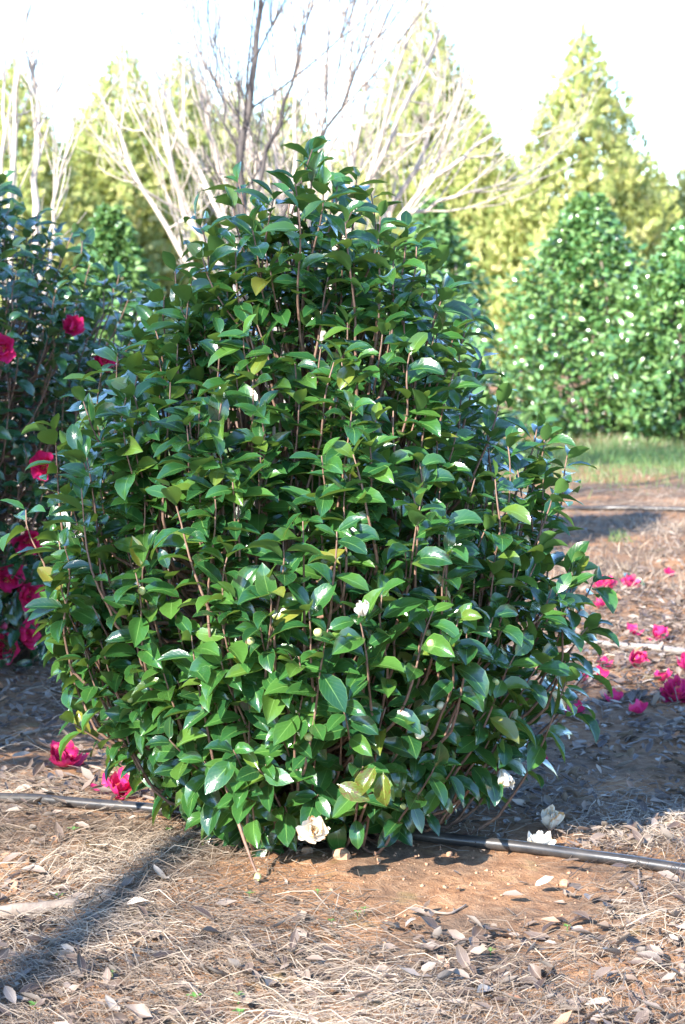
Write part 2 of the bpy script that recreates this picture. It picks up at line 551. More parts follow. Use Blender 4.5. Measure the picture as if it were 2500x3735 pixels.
# ------------------------------------------------------------------ a bush grown from shoots
class Bush:
    def __init__(self, axis_xy, base_z, prof, seed):
        """prof: list of (height, reach left, reach right, reach front, reach back)"""
        self.c = np.array([axis_xy[0], axis_xy[1]])
        self.z0 = base_z
        self.p = np.array(prof, float)
        self.r = np.random.default_rng(seed)
        self.ph = self.r.random(6) * 6.28
        self.pos, self.ax, self.nr, self.sz = [], [], [], []
        self.tw = MB()
        self.roots = []

    def reach(self, h, az):
        l, r, f, b = [np.interp(h, self.p[:, 0], self.p[:, k]) for k in (1, 2, 3, 4)]
        cx, sy = math.cos(az), math.sin(az)
        ex = r if cx > 0 else l
        ey = b if sy > 0 else f
        R = 1.0 / math.sqrt((cx / max(ex, .02)) ** 2 + (sy / max(ey, .02)) ** 2)
        ph = self.ph
        R *= 1 + 0.05 * math.sin(3 * az + ph[0] + 2 * h) + 0.05 * math.sin(5 * az + ph[1] - 4 * h) + 0.035 * math.sin(9 * h + ph[2] + 2 * az)
        return R

    def shoot(self, tip, L, out, low, leaf=0.088, gap=0.024, nleaf=None, up=1.0, twig=0.0024, keep=True):
        r = self.r
        tip = np.asarray(tip, float)
        d = unit(np.array([out[0] * (0.22 + 0.75 * low), out[1] * (0.22 + 0.75 * low), up * (1.0 - 0.35 * low)]) + r.normal(size=3) * 0.12)
        root = tip - d * L
        # slight upward sweep
        n = 7
        t = np.linspace(0, 1, n)[:, None]
        sag = np.array([out[0], out[1], 0]) * (0.10 * L) * (1 - low)
        pts = root + (tip - root) * t + sag * np.sin(np.pi * t) * (r.random() - 0.2) + r.normal(size=3) * 0.02 * L * np.sin(2 * np.pi * t)
        self.tw.tube(pts, np.linspace(twig * 1.6, twig * 0.75, n), 5)
        self.roots.append((root, d))
        m = nleaf or int(L * 0.86 / gap)
        phi = r.random() * 6.28
        s = 0.0
        dd = unit(np.gradient(pts, axis=0))
        e1 = unit(np.cross(d, np.array([0.3, 0.5, -0.2])))
        e2 = np.cross(d, e1)
        o3 = np.array([out[0], out[1], 0.0])
        for i in range(m):
            f = i / max(1, m - 1)
            tt = 1.0 - s / L
            if tt < 0.05:
                break
            k = tt * (n - 1)
            i0 = min(n - 2, int(k))
            p = pts[i0] + (pts[i0 + 1] - pts[i0]) * (k - i0)
            phi += 2.4 + r.normal() * 0.25
            rad = e1 * math.cos(phi) + e2 * math.sin(phi)
            # blades that would point into the bush swing outward to the light
            if np.dot(rad, o3) < -0.25 and r.random() < 0.6:
                rad = unit(rad + o3 * 0.9)
            el = (0.68 - 0.62 * min(1, f * 2.0)) * (1 - low) + low * (0.35 - 0.95 * f)
            el += r.normal() * 0.22
            a = rad * math.cos(el) + d * math.sin(el)
            a = a + o3 * 0.18 + np.array([0, 0, -0.28 * low])
            a = unit(a + r.normal(size=3) * (0.12 + 0.16 * low))
            nn = d * 0.9 + np.array([0, 0, 0.55]) + o3 * (0.35 + 0.55 * low) + r.normal(size=3) * (0.24 + 0.2 * low) + np.array([-SH[0], -SH[1], 0.3]) * 0.22
            size = leaf * (0.78 + 0.42 * r.random())
            if i < 2:
                size *= 0.72
            if f > 0.75:
                size *= 0.9
            if r.random() < 0.06 + 0.25 * max(0, f - 0.7):
                s += gap
                continue
            self.pos.append(p)
            self.ax.append(a)
            self.nr.append(nn)
            self.sz.append(size)
            s += gap * (0.45 + 0.75 * min(1, i / 3.0)) * (0.8 + 0.4 * r.random())

    def fill(self, n, shell=(0.55, 1.0), Lr=(0.22, 0.42), leaf=0.088, gap=0.024, hr=None):
        r = self.r
        hs = np.linspace(self.p[0, 0], self.p[-1, 0], 200)
        Rm = np.array([np.interp(h, self.p[:, 0], self.p[:, 1:].mean(1)) for h in hs]) + 0.03
        cdf = np.cumsum(Rm)
        cdf /= cdf[-1]
        hmin = self.p[0, 0]
        H = self.p[-1, 0]
        for _ in range(n):
            h = np.interp(r.random(), cdf, hs)
            az = r.random() * 6.283
            R = self.reach(h, az)
            q = shell[0] + (shell[1] - shell[0]) * r.random() ** 0.6
            out = np.array([math.cos(az), math.sin(az)])
            tip = np.array([self.c[0] + out[0] * R * q, self.c[1] + out[1] * R * q, self.z0 + h])
            low = np.clip(1.05 - 1.9 * (h - hmin) / (H - hmin), 0, 1) * q
            L = Lr[0] + (Lr[1] - Lr[0]) * r.random()
            L = min(L, max(0.10, h * 0.8 + 0.05))
            self.shoot(tip, L, out, low, leaf, gap)

    def arrays(self):
        T = frames(np.array(self.pos), np.array(self.ax), np.array(self.nr), np.array(self.sz))
        return T

def visible_counts(T, idx, templates, cell=14):
    """how many photograph cells each leaf shows in, by a coarse depth buffer"""
    W, Hh = 2500 // cell + 1, 3735 // cell + 1
    ids, cells, deps = [], [], []
    for k, (V, F, UV) in enumerate(templates):
        sel = np.where(idx == k)[0]
        C = V[F].mean(1)
        S = np.concatenate([V, C])
        P = np.einsum('nij,vj->nvi', T[sel][:, :3, :3], S) + T[sel][:, None, :3, 3]
        x, y, z = project(P)
        cx = np.floor(x / cell).astype(int)
        cy = np.floor(y / cell).astype(int)
        ok = (cx >= 0) & (cx < W) & (cy >= 0) & (cy < Hh)
        ids.append(np.repeat(sel[:, None], S.shape[0], 1)[ok])
        cells.append((cy * W + cx)[ok])
        deps.append(z[ok])
    ids = np.concatenate(ids)
    cells = np.concatenate(cells)
    deps = np.concatenate(deps)
    zb = np.full(W * Hh, 1e9)
    np.minimum.at(zb, cells, deps)
    front = deps < zb[cells] + 0.012
    pair = np.unique(ids[front].astype(np.int64) * 1000000 + cells[front])
    cnt = np.bincount(pair // 1000000, minlength=len(T))
    return cnt, zb.reshape(Hh, W), cell

def finish_bush(b, root, mat, n_single=300, rest_templates=None):
    T = b.arrays()
    n = len(T)
    idx = b.r.integers(0, len(LT), n)
    lv = b.r.random(n)
    cnt, zb, cell = visible_counts(T, idx, LT)
    order = np.argsort(-cnt)
    single = order[:n_single]
    rest = order[n_single:]
    off = np.array(root.location)
    tm = [make_mesh('leaf', V, F, mat, np.concatenate([UV, np.zeros((len(UV), 1))], 1)) for V, F, UV in LT]
    for i in single:
        o = link('leaf', tm[idx[i]], root)
        Mx = T[i].copy()
        Mx[:3, 3] -= off
        o.matrix_basis = Matrix(Mx.tolist())
        o.color = (lv[i], lv[i], lv[i], 1)
    Tr = T[rest].copy()
    Tr[:, :3, 3] -= off
    f = link('foliage', instance_mesh('foliage', rest_templates or LT, Tr, idx[rest], lv[rest], mat), root)
    tag(f, kind='stuff')
    # connect shoots to main stems
    tw = b.tw
    for rp, dr in b.roots:
        S = b.stempts
        below = S[:, 2] < rp[2] - 0.10
        cand = S[below] if below.any() else S
        dd = np.linalg.norm((cand - rp) * np.array([1, 1, 0.6]), axis=1)
        q = cand[np.argmin(dd)]
        ds = np.linalg.norm(rp - q)
        ctl = rp - dr * ds * 0.42
        tb = np.linspace(0, 1, 7)[:, None]
        tw.tube((1 - tb) ** 2 * q + 2 * tb * (1 - tb) * ctl + tb ** 2 * rp, np.linspace(0.0055, 0.0038, 7), 5, cap=False)
    me = tw.mesh('twigs', M['twig'])
    co = np.empty(len(me.vertices) * 3, dtype=np.float32)
    me.vertices.foreach_get('co', co)
    co = (co.reshape(-1, 3) - off).astype(np.float32)
    me.vertices.foreach_set('co', co.ravel())
    t = link('twigs', me, root)
    tag(t, kind='stuff')
    print('bush', root.name, 'leaves', n, 'single', len(single))
    return zb, cell

def main_stems(b, root, n, base_r, spread_f, rad=0.013, top=0.78):
    r = b.r
    off = np.array(root.location)
    pts_all = []
    H = b.p[-1, 0]
    for i in range(n):
        az = i * 2.4 + r.random() * 0.5
        q = spread_f * math.sqrt((i + 0.5) / n)
        h = H * (top - 0.35 * q * r.random())
        R = b.reach(h * 0.75, az) * q
        p0 = np.array([b.c[0] + math.cos(az) * base_r * q, b.c[1] + math.sin(az) * base_r * q, b.z0 - 0.03])
        p1 = np.array([b.c[0] + math.cos(az) * R, b.c[1] + math.sin(az) * R, b.z0 + h])
        k = 12
        t = np.linspace(0, 1, k)[:, None]
        pts = p0 + (p1 - p0) * np.concatenate([t ** 0.85, t ** 0.85, t], 1)
        pts = pts + r.normal(size=3) * 0.03 * np.sin(np.pi * t) + r.normal(size=3) * 0.015 * np.sin(3 * np.pi * t)
        mb = MB()
        mb.tube(pts - off, np.linspace(rad * (1.2 - 0.4 * q), 0.004, k), 7)
        link('stem', mb.mesh('stem', M['bark']), root)
        tt = np.linspace(0, 1, 60)
        pts_all.append(np.stack([np.interp(tt, t[:, 0], pts[:, j]) for j in range(3)], 1))
    b.stempts = np.concatenate(pts_all)

# ------------------------------------------------------------------ main camellia
BD = 5.72
S0 = BD / FPX * 1.0
def mh(y):
    return at(1100, y, BD)[2]
def mx(x):
    return at(x, 2000, BD)[0]
AX = 1110
edges = [  # y, left px, right px
    (3095, 1000, 1120), (3010, 840, 1240), (2930, 700, 1420), (2850, 560, 1650), (2760, 450, 1850), (2680, 370, 1990), (2580, 300, 2080),
    (2450, 280, 2130), (2300, 240, 2120), (2150, 170, 2090), (2000, 125, 2040), (1850, 110, 2010), (1700, 190, 1990), (1560, 260, 1900),
    (1420, 350, 1790), (1280, 470, 1700), (1170, 600, 1620), (1060, 720, 1510), (980, 800, 1420), (900, 920, 1320), (820, 1060, 1220)]
bz = float(gz(mx(AX), BD))
prof = []
for y, l, r_ in edges:
    h = mh(y) - bz
    L_ = mx(AX) - mx(l)
    R_ = mx(r_) - mx(AX)
    m_ = 0.5 * (L_ + R_) * 0.92
    prof.append((h, max(L_, .03), max(R_, .03), max(m_, .05), max(m_, .05)))
camellia = empty('camellia_bush', (mx(AX), BD, bz))
tag(camellia, 'tall glossy green camellia bush with white flowers on the bare clay mound', 'bush')
B = Bush((mx(AX), BD), bz, prof, 5)
main_stems(B, camellia, 30, 0.10, 0.62, top=0.7)
B.fill(740, (0.60, 1.0), (0.20, 0.36), leaf=0.094, gap=0.024)
B.fill(150, (0.25, 0.7), (0.25, 0.42), gap=0.035)
# single shoots that break the outline
for (x, y, dd, L) in [(1140, 545, 0, .38), (1300, 650, .05, .3), (1075, 640, -.1, .3), (1390, 760, -.05, .3), (870, 655, .1, .34), (715, 790, .1, .3), (850, 750, -.05, .3),
                      (960, 760, 0, .3), (1215, 640, .1, .3), (370, 1360, .05, .3), (1825, 1420, 0, .25), (1700, 1120, .05, .28), (520, 1250, .05, .3), (95, 1860, 0, .22),
                      (200, 1560, -.05, .3), (300, 1450, -.15, .3), (2070, 1660, .05, .22), (2020, 1800, -.1, .25), (1960, 1560, .1, .2), (2165, 2120, .05, .22), (2150, 2280, -.05, .22),
                      (2160, 2440, .05, .2), (2120, 2570, -.05, .2), (265, 2500, 0, .2), (270, 2640, -.05, .18), (1480, 830, .05, .3), (1560, 980, .05, .3), (640, 990, .1, .3), (660, 1120, -.1, .3), (1000, 720, -.15, .3), (1180, 680, -.2, .3), (1290, 760, -.2, .3), (920, 830, -.2, .3), (790, 860, 0, .3), (1440, 880, -.15, .3), (1090, 760, -.3, .3), (1620, 1060, -.1, .3), (740, 940, -.2, .3), (1350, 690, .15, .3),
                      (1230, 560 + 120, .0, .34), (1060, 700, .12, .34), (960, 830, .15, .32), (600, 1080, 0, .3), (560, 1180, -.1, .3), (1660, 1200, -.1, .3), (1520, 900, 0, .3), (1590, 1030, .15, .3), (1760, 1300, 0, .28), (430, 1290, 0, .3), (1140, 620, -.08, .34), (1260, 800, -.25, .32), (1380, 860, -.2, .32), (860, 900, -.2, .32), (700, 1020, -.15, .32)]:
    tip = at(x, y, BD + dd)
    o2 = unit(np.array([tip[0] - mx(AX), dd, 0]) + 1e-4)[:2]
    lowv = np.clip((tip[2] - bz) / 1.85, 0, 1)
    B.shoot(tip, L, o2, max(0, 0.95 - 1.7 * lowv), 0.09, 0.024)
# low hanging leaves in front of the stem
for (x, y, dd) in [(870, 2990, -.35), (960, 3010, -.4), (820, 2930, -.3), (1010, 2940, -.45), (700, 2860, -.35), (1160, 2900, -.5), (1080, 3000, -.3), (930, 3060, -.3), (760, 2960, -.25), (1230, 2960, -.3)]:
    tip = at(x, y, BD + dd)
    B.shoot(tip, 0.2, unit(np.array([tip[0] - mx(AX), dd]) + 1e-4), 0.8, 0.085, 0.024)
ZB, ZC = finish_bush(B, camellia, M['leaf'])

def front_depth(px, py, default):
    w = ZB[max(0, int(py / ZC) - 1):int(py / ZC) + 2, max(0, int(px / ZC) - 1):int(px / ZC) + 2]
    v = w[w < 100]
    return float(np.median(v)) if len(v) else default

# ------------------------------------------------------------------ flowers and buds
def petal_template(width, length, cup, ruffle, seed, rows=6, cols=6):
    r = np.random.default_rng(seed)
    V, UV = [], []
    ph = r.random(4) * 6.28
    for i in range(rows):
        v = i / (rows - 1)
        w = width * (0.22 + 0.78 * math.sin(min(1.0, v * 0.92 + 0.08) * math.pi * 0.62)) * (1 if v < 0.9 else 0.80)
        for j in range(cols):
            u = -1 + 2 * j / (cols - 1)
            x = u * w * 0.5
            th = cup * v
            y = length * (math.sin(th) / cup if cup > 0.01 else v)
            z = length * ((1 - math.cos(th)) / cup if cup > 0.01 else 0)
            notch = -0.10 * length * v ** 6 * math.cos(u * 1.6) * 0.6
            z += 0.22 * w * u * u + ruffle * length * v * v * (math.sin(5 * u + ph[0]) + 0.6 * math.sin(9 * u + ph[1]))
            V.append((x, y + notch + 0.02 * length * r.normal() * v, z))
            UV.append((u, v))
    F = []
    for i in range(rows - 1):
        for j in range(cols - 1):
            a = i * cols + j
            F.append((a, a + 1, a + cols + 1, a + cols))
    return np.array(V), np.array(F, dtype=np.int32), np.array(UV)

PET = [petal_template(0.85 + 0.25 * rng.random(), 1.0, 0.5 + 0.6 * rng.random(), 0.035 + 0.03 * rng.random(), 100 + i) for i in range(5)]
PETM = {}
def petal_mesh(k, mat):
    key = (k, mat.name)
    if key not in PETM:
        V, F, UV = PET[k]
        PETM[key] = make_mesh('petal', V, F, mat, np.concatenate([UV, np.full((len(UV), 1), 0.13 * k)], 1))
    return PETM[key]

def stamen_mesh(mat, size, seed=0):
    r = np.random.default_rng(seed)
    mb = MB()
    for i in range(16):
        a = i * 2.4
        q = 0.13 * math.sqrt(i / 16) * size
        p0 = np.array([0.4 * q * math.cos(a), 0.4 * q * math.sin(a), 0])
        p1 = np.array([q * 1.7 * math.cos(a), q * 1.7 * math.sin(a), size * (0.34 + 0.06 * r.random())])
        mb.tube([p0, (p0 + p1) / 2, p1, p1 + (p1 - p0) * 0.12], [0.010 * size, 0.010 * size, 0.022 * size, 0.018 * size], 4)
    return mb.mesh('stamens', mat)

def rot_to(n, spin=0.0):
    n = Vector(n).normalized()
    return n.to_track_quat('Z', 'Y').to_matrix() @ Matrix.Rotation(spin, 3, 'Z')

def flower(parent_loc, center, normal, size, mat, parent=None, layers=((6, 0.95, 0.35), (5, 0.75, 0.8), (4, 0.5, 1.1)), squash=1.0, seed=0, name='flower', stamens=True):
    """flower head: a stamen boss with petals; a part when parent is given, else a thing"""
    r = np.random.default_rng(seed)
    R = rot_to(normal, r.random() * 6)
    if parent is not None:
        head = link(name, stamen_mesh(M['stamen'], size, seed), parent)
        head.matrix_basis = Matrix.Translation(Vector(center) - Vector(parent_loc)) @ R.to_4x4()
    else:
        head = empty(name, center)
        head.rotation_euler = R.to_euler()
        if stamens:
            link('stamens', stamen_mesh(M['stamen'], size, seed), head)
    for (n, s, tilt) in layers:
        for i in range(n):
            a = 6.283 * i / n + s * 4 + r.normal() * 0.12
            p = link('petal', petal_mesh(int(r.integers(0, 5)), mat), head)
            tl = tilt * squash + r.normal() * (0.14 if parent is not None else 0.34)
            m = Matrix.Rotation(a, 4, 'Z') @ Matrix.Rotation(tl, 4, 'X') @ Matrix.Rotation(r.normal() * 0.15, 4, 'Y')
            sc = size * s * (0.9 + 0.2 * r.random())
            p.matrix_basis = m @ Matrix.Diagonal((sc, sc, sc, 1)) @ Matrix.Translation((0, 0.05, 0))
    return head

def bud_mesh(mat, seed=0):
    """pointed oval bud with lapped ridges"""
    rows, cols = 8, 10
    V, F = [], []
    for i in range(rows):
        v = i / (rows - 1)
        rad = max(0.02, math.sin(math.pi * (0.06 + 0.92 * v)) ** 0.8) * 0.5 * (1 - 0.12 * v)
        for j in range(cols):
            a = 6.283 * j / cols
            k = 1 + 0.07 * math.sin(3 * a + 4 * v) * math.sin(math.pi * v)
            V.append((rad * k * math.cos(a), rad * k * math.sin(a), v * 1.15))
    for i in range(rows - 1):
        for j in range(cols):
            F.append((i * cols + j, i * cols + (j + 1) % cols, (i + 1) * cols + (j + 1) % cols, (i + 1) * cols + j))
    F.append(tuple(range(cols - 1, -1, -1)))
    F.append(tuple((rows - 1) * cols + j for j in range(cols)))
    return make_mesh('bud', V, F, mat)
BUDM = {k: bud_mesh(M[k]) for k in ('bud', 'bud_white', 'bud_pink')}
SEPT = petal_template(0.75, 0.55, 0.9, 0.0, 400, 4, 4)
SEPM = make_mesh('bud_scale', SEPT[0], SEPT[1], M['sepal'], np.concatenate([SEPT[2], np.zeros((16, 1))], 1))
def bud(parent, p, normal, size, kind='bud'):
    b = link('bud', BUDM[kind], parent)
    R = rot_to(normal, rng.random() * 6).to_4x4()
    b.matrix_basis = Matrix.Translation(Vector(p) - Vector(parent.location)) @ R @ Matrix.Diagonal((size, size, size, 1))
    for i in range(3):
        s = link('bud_scale', SEPM, b)
        s.matrix_basis = Matrix.Rotation(i * 2.1 + 0.4, 4, 'Z') @ Matrix.Translation((0, 0.12, 0.02)) @ Matrix.Rotation(0.55, 4, 'X')
    return b

for (x, y, s, k) in [(1175, 2295, .024, 'bud'), (920, 2330, .021, 'bud'), (512, 2152, .022, 'bud'), (1575, 2345, .022, 'bud'), (1565, 2300, .018, 'bud'), (1692, 2597, .027, 'bud_white'),
                     (1622, 2560, .024, 'bud_white'), (1520, 2665, .026, 'bud_white'), (1617, 2645, .026, 'bud_white'), (1803, 2482, .022, 'bud'), (2042, 2530, .025, 'bud_white'),
                     (1132, 2680, .022, 'bud'), (1437, 2852, .024, 'bud'), (1247, 2530, .018, 'bud'), (470, 2545, .016, 'bud'), (1470, 2935, .02, 'bud')]:
    d = front_depth(x, y, BD - 0.4)
    p = at(x, y + 12, d * CP - 0.02 if d < 50 else BD - .4)
    bud(camellia, p, (rng.normal() * .4, -0.6, 0.35 + rng.normal() * .3), s, k)

hd = front_depth(1330, 2225, BD - 0.5) - 0.03
flower(camellia.location, at(1330, 2245, hd - 0.06), (-0.15, -0.55, 0.8), 0.034, M['white'], camellia, ((5, 1.0, 1.15), (4, .9, 1.3)), seed=3)
p = at(1145, 3035, BD - 0.62)
flower(camellia.location, p, (0.05, -0.8, 0.45), 0.040, M['white_old'], camellia, ((7, 1.0, 0.25), (6, .85, .55), (4, .6, 1.0)), seed=4)
hd = front_depth(1815, 2760, BD - 0.2)
flower(camellia.location, at(1830, 2805, hd - 0.02), (0.2, -0.55, -0.75), 0.046, M['white'], camellia, ((6, 1.0, 0.8), (5, .9, 1.1)), seed=5)

# old yellowing leaves near the bottom, each its own mesh under the bush
OLD = [make_mesh('leaf', V, F, M['leaf_old'], np.concatenate([UV, np.zeros((len(UV), 1))], 1)) for V, F, UV in LT[:3]]
for (x, y, ax, s, k) in [(1370, 2795, (-.35, -.2, -.55), .085, 0), (1398, 2815, (.05, -.1, -.9), .085, 1), (1230, 2860, (.5, -.2, -.2), .085, 2)]:
    p = at(x, y, BD - 0.62)
    T = frames(np.array([p]), np.array([ax]), np.array([[-.1, -.9, .35]]), [s])[0]
    T[:3, 3] -= np.array(camellia.location)
    o = link('leaf', OLD[k], camellia)
    o.matrix_basis = Matrix(T.tolist())
    tag(o, 'yellow olive old leaf with brown spots')
# twig that droops to the ground in front, with a bud at its end
mb = MB()
off = np.array(camellia.location)
pe = gp(938, 3215) + np.array([0, 0, 0.02])
pts = np.array([at(790, 2700, BD - .35), at(830, 2880, BD - .42), at(890, 3060, BD - .5), at(922, 3150, BD - .56), pe]) - off
mb.tube(pts, [0.006, 0.005, 0.0042, 0.0035, 0.003], 6)
link('drooping_twig', mb.mesh('drooping_twig', M['twig']), camellia)
bud(camellia, pe, (0.1, -0.4, -0.3), 0.02)

# ------------------------------------------------------------------ pink camellia of the next row
PD = 8.75
def px_at(x):
    return at(x, 1800, PD)[0]
pcx = -1.98
pz = float(gz(pcx, PD))
pe_ = [(2450, 200), (2380, 290), (2250, 330), (2050, 380), (1800, 430), (1600, 470), (1400, 520), (1250, 550), (1120, 545), (1000, 480), (900, 350), (820, 250), (740, 90), (690, -60)]
pprof = []
for y, xr in pe_:
    h = at(0, y, PD)[2] - pz
    R_ = px_at(xr) - pcx
    pprof.append((max(h, 0.03), R_, R_, R_ * 0.85, R_ * 0.85))
pinkb = empty('camellia_bush', (pcx, PD, pz))
tag(pinkb, 'dark shaded camellia bush with pink red flowers', 'bush')
PB = Bush((pcx, PD), pz, pprof, 8)
main_stems(PB, pinkb, 22, 0.10, 0.6, top=0.7)
PB.fill(1250, (0.66, 1.0), (0.18, 0.32), leaf=0.09, gap=0.024)
PB.fill(120, (0.3, 0.7), (0.22, 0.4), leaf=0.09, gap=0.04)
for (x, y) in [(140, 780), (265, 850), (40, 760), (330, 960), (300, 880), (480, 1060), (530, 1150), (10, 640), (520, 1300), (300, 2330)]:
    tip = at(x, y, PD - 0.2)
    PB.shoot(tip, 0.28, unit(np.array([tip[0] - pcx, -.3])), 0.25, 0.092, 0.026)
mZB, mZC = ZB, ZC
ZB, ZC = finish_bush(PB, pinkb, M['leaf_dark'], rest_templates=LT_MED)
for i, (x, y, s, nrm) in enumerate([(25, 2110, .058, (.35, -.9, .1)), (88, 2160, .056, (.5, -.8, -.1)), (72, 2312, .056, (.8, -.55, .1)), (12, 2375, .06, (.1, -.9, .35)), (160, 1700, .052, (.1, -1, .1)),
                                    (370, 1325, .052, (.3, -.8, .3)), (268, 1200, .045, (0, -.9, .3)), (100, 1965, .05, (.2, -.9, -.2)), (15, 1270, .045, (0, -1, 0)), (518, 1455, .05, (.3, -.8, .1))]):
    d = front_depth(x, y, PD - 0.7)
    flower(pinkb.location, at(x, y, min(d, PD) - 0.05), nrm, s * 1.3, M['pink'], pinkb, ((6, 1.0, 0.35), (5, .8, .7), (3, .5, 1.1)), seed=20 + i)
d = front_depth(10, 2285, PD - 0.7)
bud(pinkb, at(12, 2290, d - 0.03), (.2, -.8, .4), 0.035, 'bud_pink')

# ------------------------------------------------------------------ background camellias
def far_bush(px, ytop, D, hw_px, label, seed, n=9000, group=None, squat=1.0):
    r = np.random.default_rng(seed)
    p = at(px, ytop, D)
    H = p[2]
    R = hw_px / FPX * D
    base = np.array([p[0], D, float(gz(p[0], D))])
    h = r.random(n) ** 1.05
    az = r.random(n) * 6.283
    prof_ = np.interp(h, [0, .06, .2, .4, .65, .85, 1.0], [.66, .88, 1.0, .95, .66, .36, .08])
    lump = 1 + .20 * np.sin(3 * az + 5 * h + seed) + .17 * np.sin(6 * az - 11 * h + seed * 2) + .10 * np.sin(11 * h * 2 + 4 * az) + .10 * r.normal(size=n)
    q = (0.50 + 0.50 * r.random(n) ** 0.6) + 0.4 * (r.random(n) < .10) * r.random(n)
    rad = R * prof_ * lump * q
    pos = np.stack([np.cos(az) * rad, np.sin(az) * rad, 0.05 + h * H * (0.97 + 0.05 * r.random(n))], 1)
    o3 = np.stack([np.cos(az), np.sin(az), np.zeros(n)], 1)
    ax_ = o3 * 0.8 + np.stack([r.normal(size=n), r.normal(size=n), r.normal(size=n) * .8 + .15], 1) * 0.7
    nr_ = o3 * 0.7 + np.array([0, 0, 0.8]) + r.normal(size=(n, 3)) * 0.5
    T = frames(pos, ax_, nr_, 0.075 + 0.04 * r.random(n))
    root = empty('camellia_bush', base)
    tag(root, label, 'bush', group)
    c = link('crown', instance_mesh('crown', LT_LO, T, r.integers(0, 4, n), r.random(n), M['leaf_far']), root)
    tag(c, kind='stuff')
    for i in range(5):
        a = i * 1.3 + seed
        mb = MB()
        mb.tube(curve((0.05 * math.cos(a), 0.05 * math.sin(a), -0.02), (R * .5 * math.cos(a), R * .5 * math.sin(a), H * .75), 0.04, 7, r), np.linspace(0.03, 0.008, 7), 6)
        link('stem', mb.mesh('stem', M['bark']), root)
    return root
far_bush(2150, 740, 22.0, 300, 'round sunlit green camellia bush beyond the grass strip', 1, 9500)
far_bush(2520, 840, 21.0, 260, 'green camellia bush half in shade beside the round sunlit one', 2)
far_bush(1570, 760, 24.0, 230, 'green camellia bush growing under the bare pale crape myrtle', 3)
far_bush(1440, 880, 12.0, 360, 'dense camellia bush added behind the white flowered one to cast shade', 6, 5500)  # mostly hidden bush, added to throw shadow on the ground behind
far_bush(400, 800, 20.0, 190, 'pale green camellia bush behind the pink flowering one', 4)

# ------------------------------------------------------------------ cedars
def frond_template(seed):
    r = np.random.default_rng(seed)
    V, F, UV = [], [], []
    def blade(p, d, L, w):
        d = unit(d)
        s = unit(np.cross(d, [0.1, 0.2, 1.0]))
        b = len(V)
        for q in (p, p + d * L * .5 + s * w, p + d * L, p + d * L * .5 - s * w):
            V.append(q + r.normal(size=3) * 0.012)
            UV.append((0.5, 0.5))
        F.append((b, b + 1, b + 2, b + 3))
    blade(np.zeros(3), np.array([0, 1, 0.0]), 1.0, 0.10)
    for i, t in enumerate((.18, .42, .66)):
        for s in (-1, 1):
            blade(np.array([0, t, 0]), np.array([s * .75, 1, r.normal() * .2]), 0.52 - .3 * t, 0.075)
    V = np.array(V)
    V[:, 2] -= 0.25 * V[:, 1] ** 2
    return V, np.array(F, dtype=np.int32), np.array(UV)
FT = [frond_template(200 + i) for i in range(4)]

def cedar_mesh(seed, H=6.0, R=1.45, n=12500):
    r = np.random.default_rng(seed)
    h = 1 - np.sqrt(r.random(n)) * 0.99
    h = np.clip(h * 1.0 + 0.01, 0, 1)
    az = r.random(n) * 6.283
    prof_ = np.interp(h, [0, .08, .25, .5, .75, .92, 1.0], [.80, .97, 1.0, .84, .50, .17, .02])
    lump = 1 + .13 * np.sin(4 * az + 14 * h + seed) + .12 * np.sin(6 * az - 23 * h + 2 * seed) + .10 * np.sin(9 * az + 31 * h)
    q = 0.45 + 0.58 * r.random(n) ** 0.5 + 0.22 * (r.random(n) < .12) * r.random(n)
    rad = R * prof_ * lump * q
    pos = np.stack([np.cos(az) * rad, np.sin(az) * rad, 0.1 + h * H], 1)
    o3 = np.stack([np.cos(az), np.sin(az), np.zeros(n)], 1)
    ax_ = o3 * 0.35 + np.array([0, 0, 0.8]) + r.normal(size=(n, 3)) * 0.45
    nr_ = o3 * 1.0 + np.array([0, 0, 0.4]) + r.normal(size=(n, 3)) * 0.45
    T = frames(pos, ax_, nr_, (0.12 + 0.16 * r.random(n)) * np.interp(h, [0, .8, 1], [1.1, .9, .6]))
    return instance_mesh('crown', FT, T, r.integers(0, 4, n), r.random(n), M['cedar'])
CEDM = [cedar_mesh(31 + i) for i in range(3)]
mb = MB()
mb.tube(curve((0, 0, -0.05), (0, 0, 5.9), 0.004, 9), np.linspace(0.12, 0.012, 9), 7)
CTR = mb.mesh('trunk', M['bark'])
def cedar(x, D, H, label, k, spin, fat=1.0, group=None):
    root = empty('cedar_tree', (x, D, float(gz(x, D))))
    tag(root, label, 'tree', group)
    s = H / 6.0
    for nm, me in (('crown', CEDM[k]), ('trunk', CTR)):
        c = link(nm, me, root)
        c.scale = (s * fat, s * fat, s)
        c.rotation_euler = (0, 0, spin)
        if nm == 'crown':
            tag(c, kind='stuff')
    return root
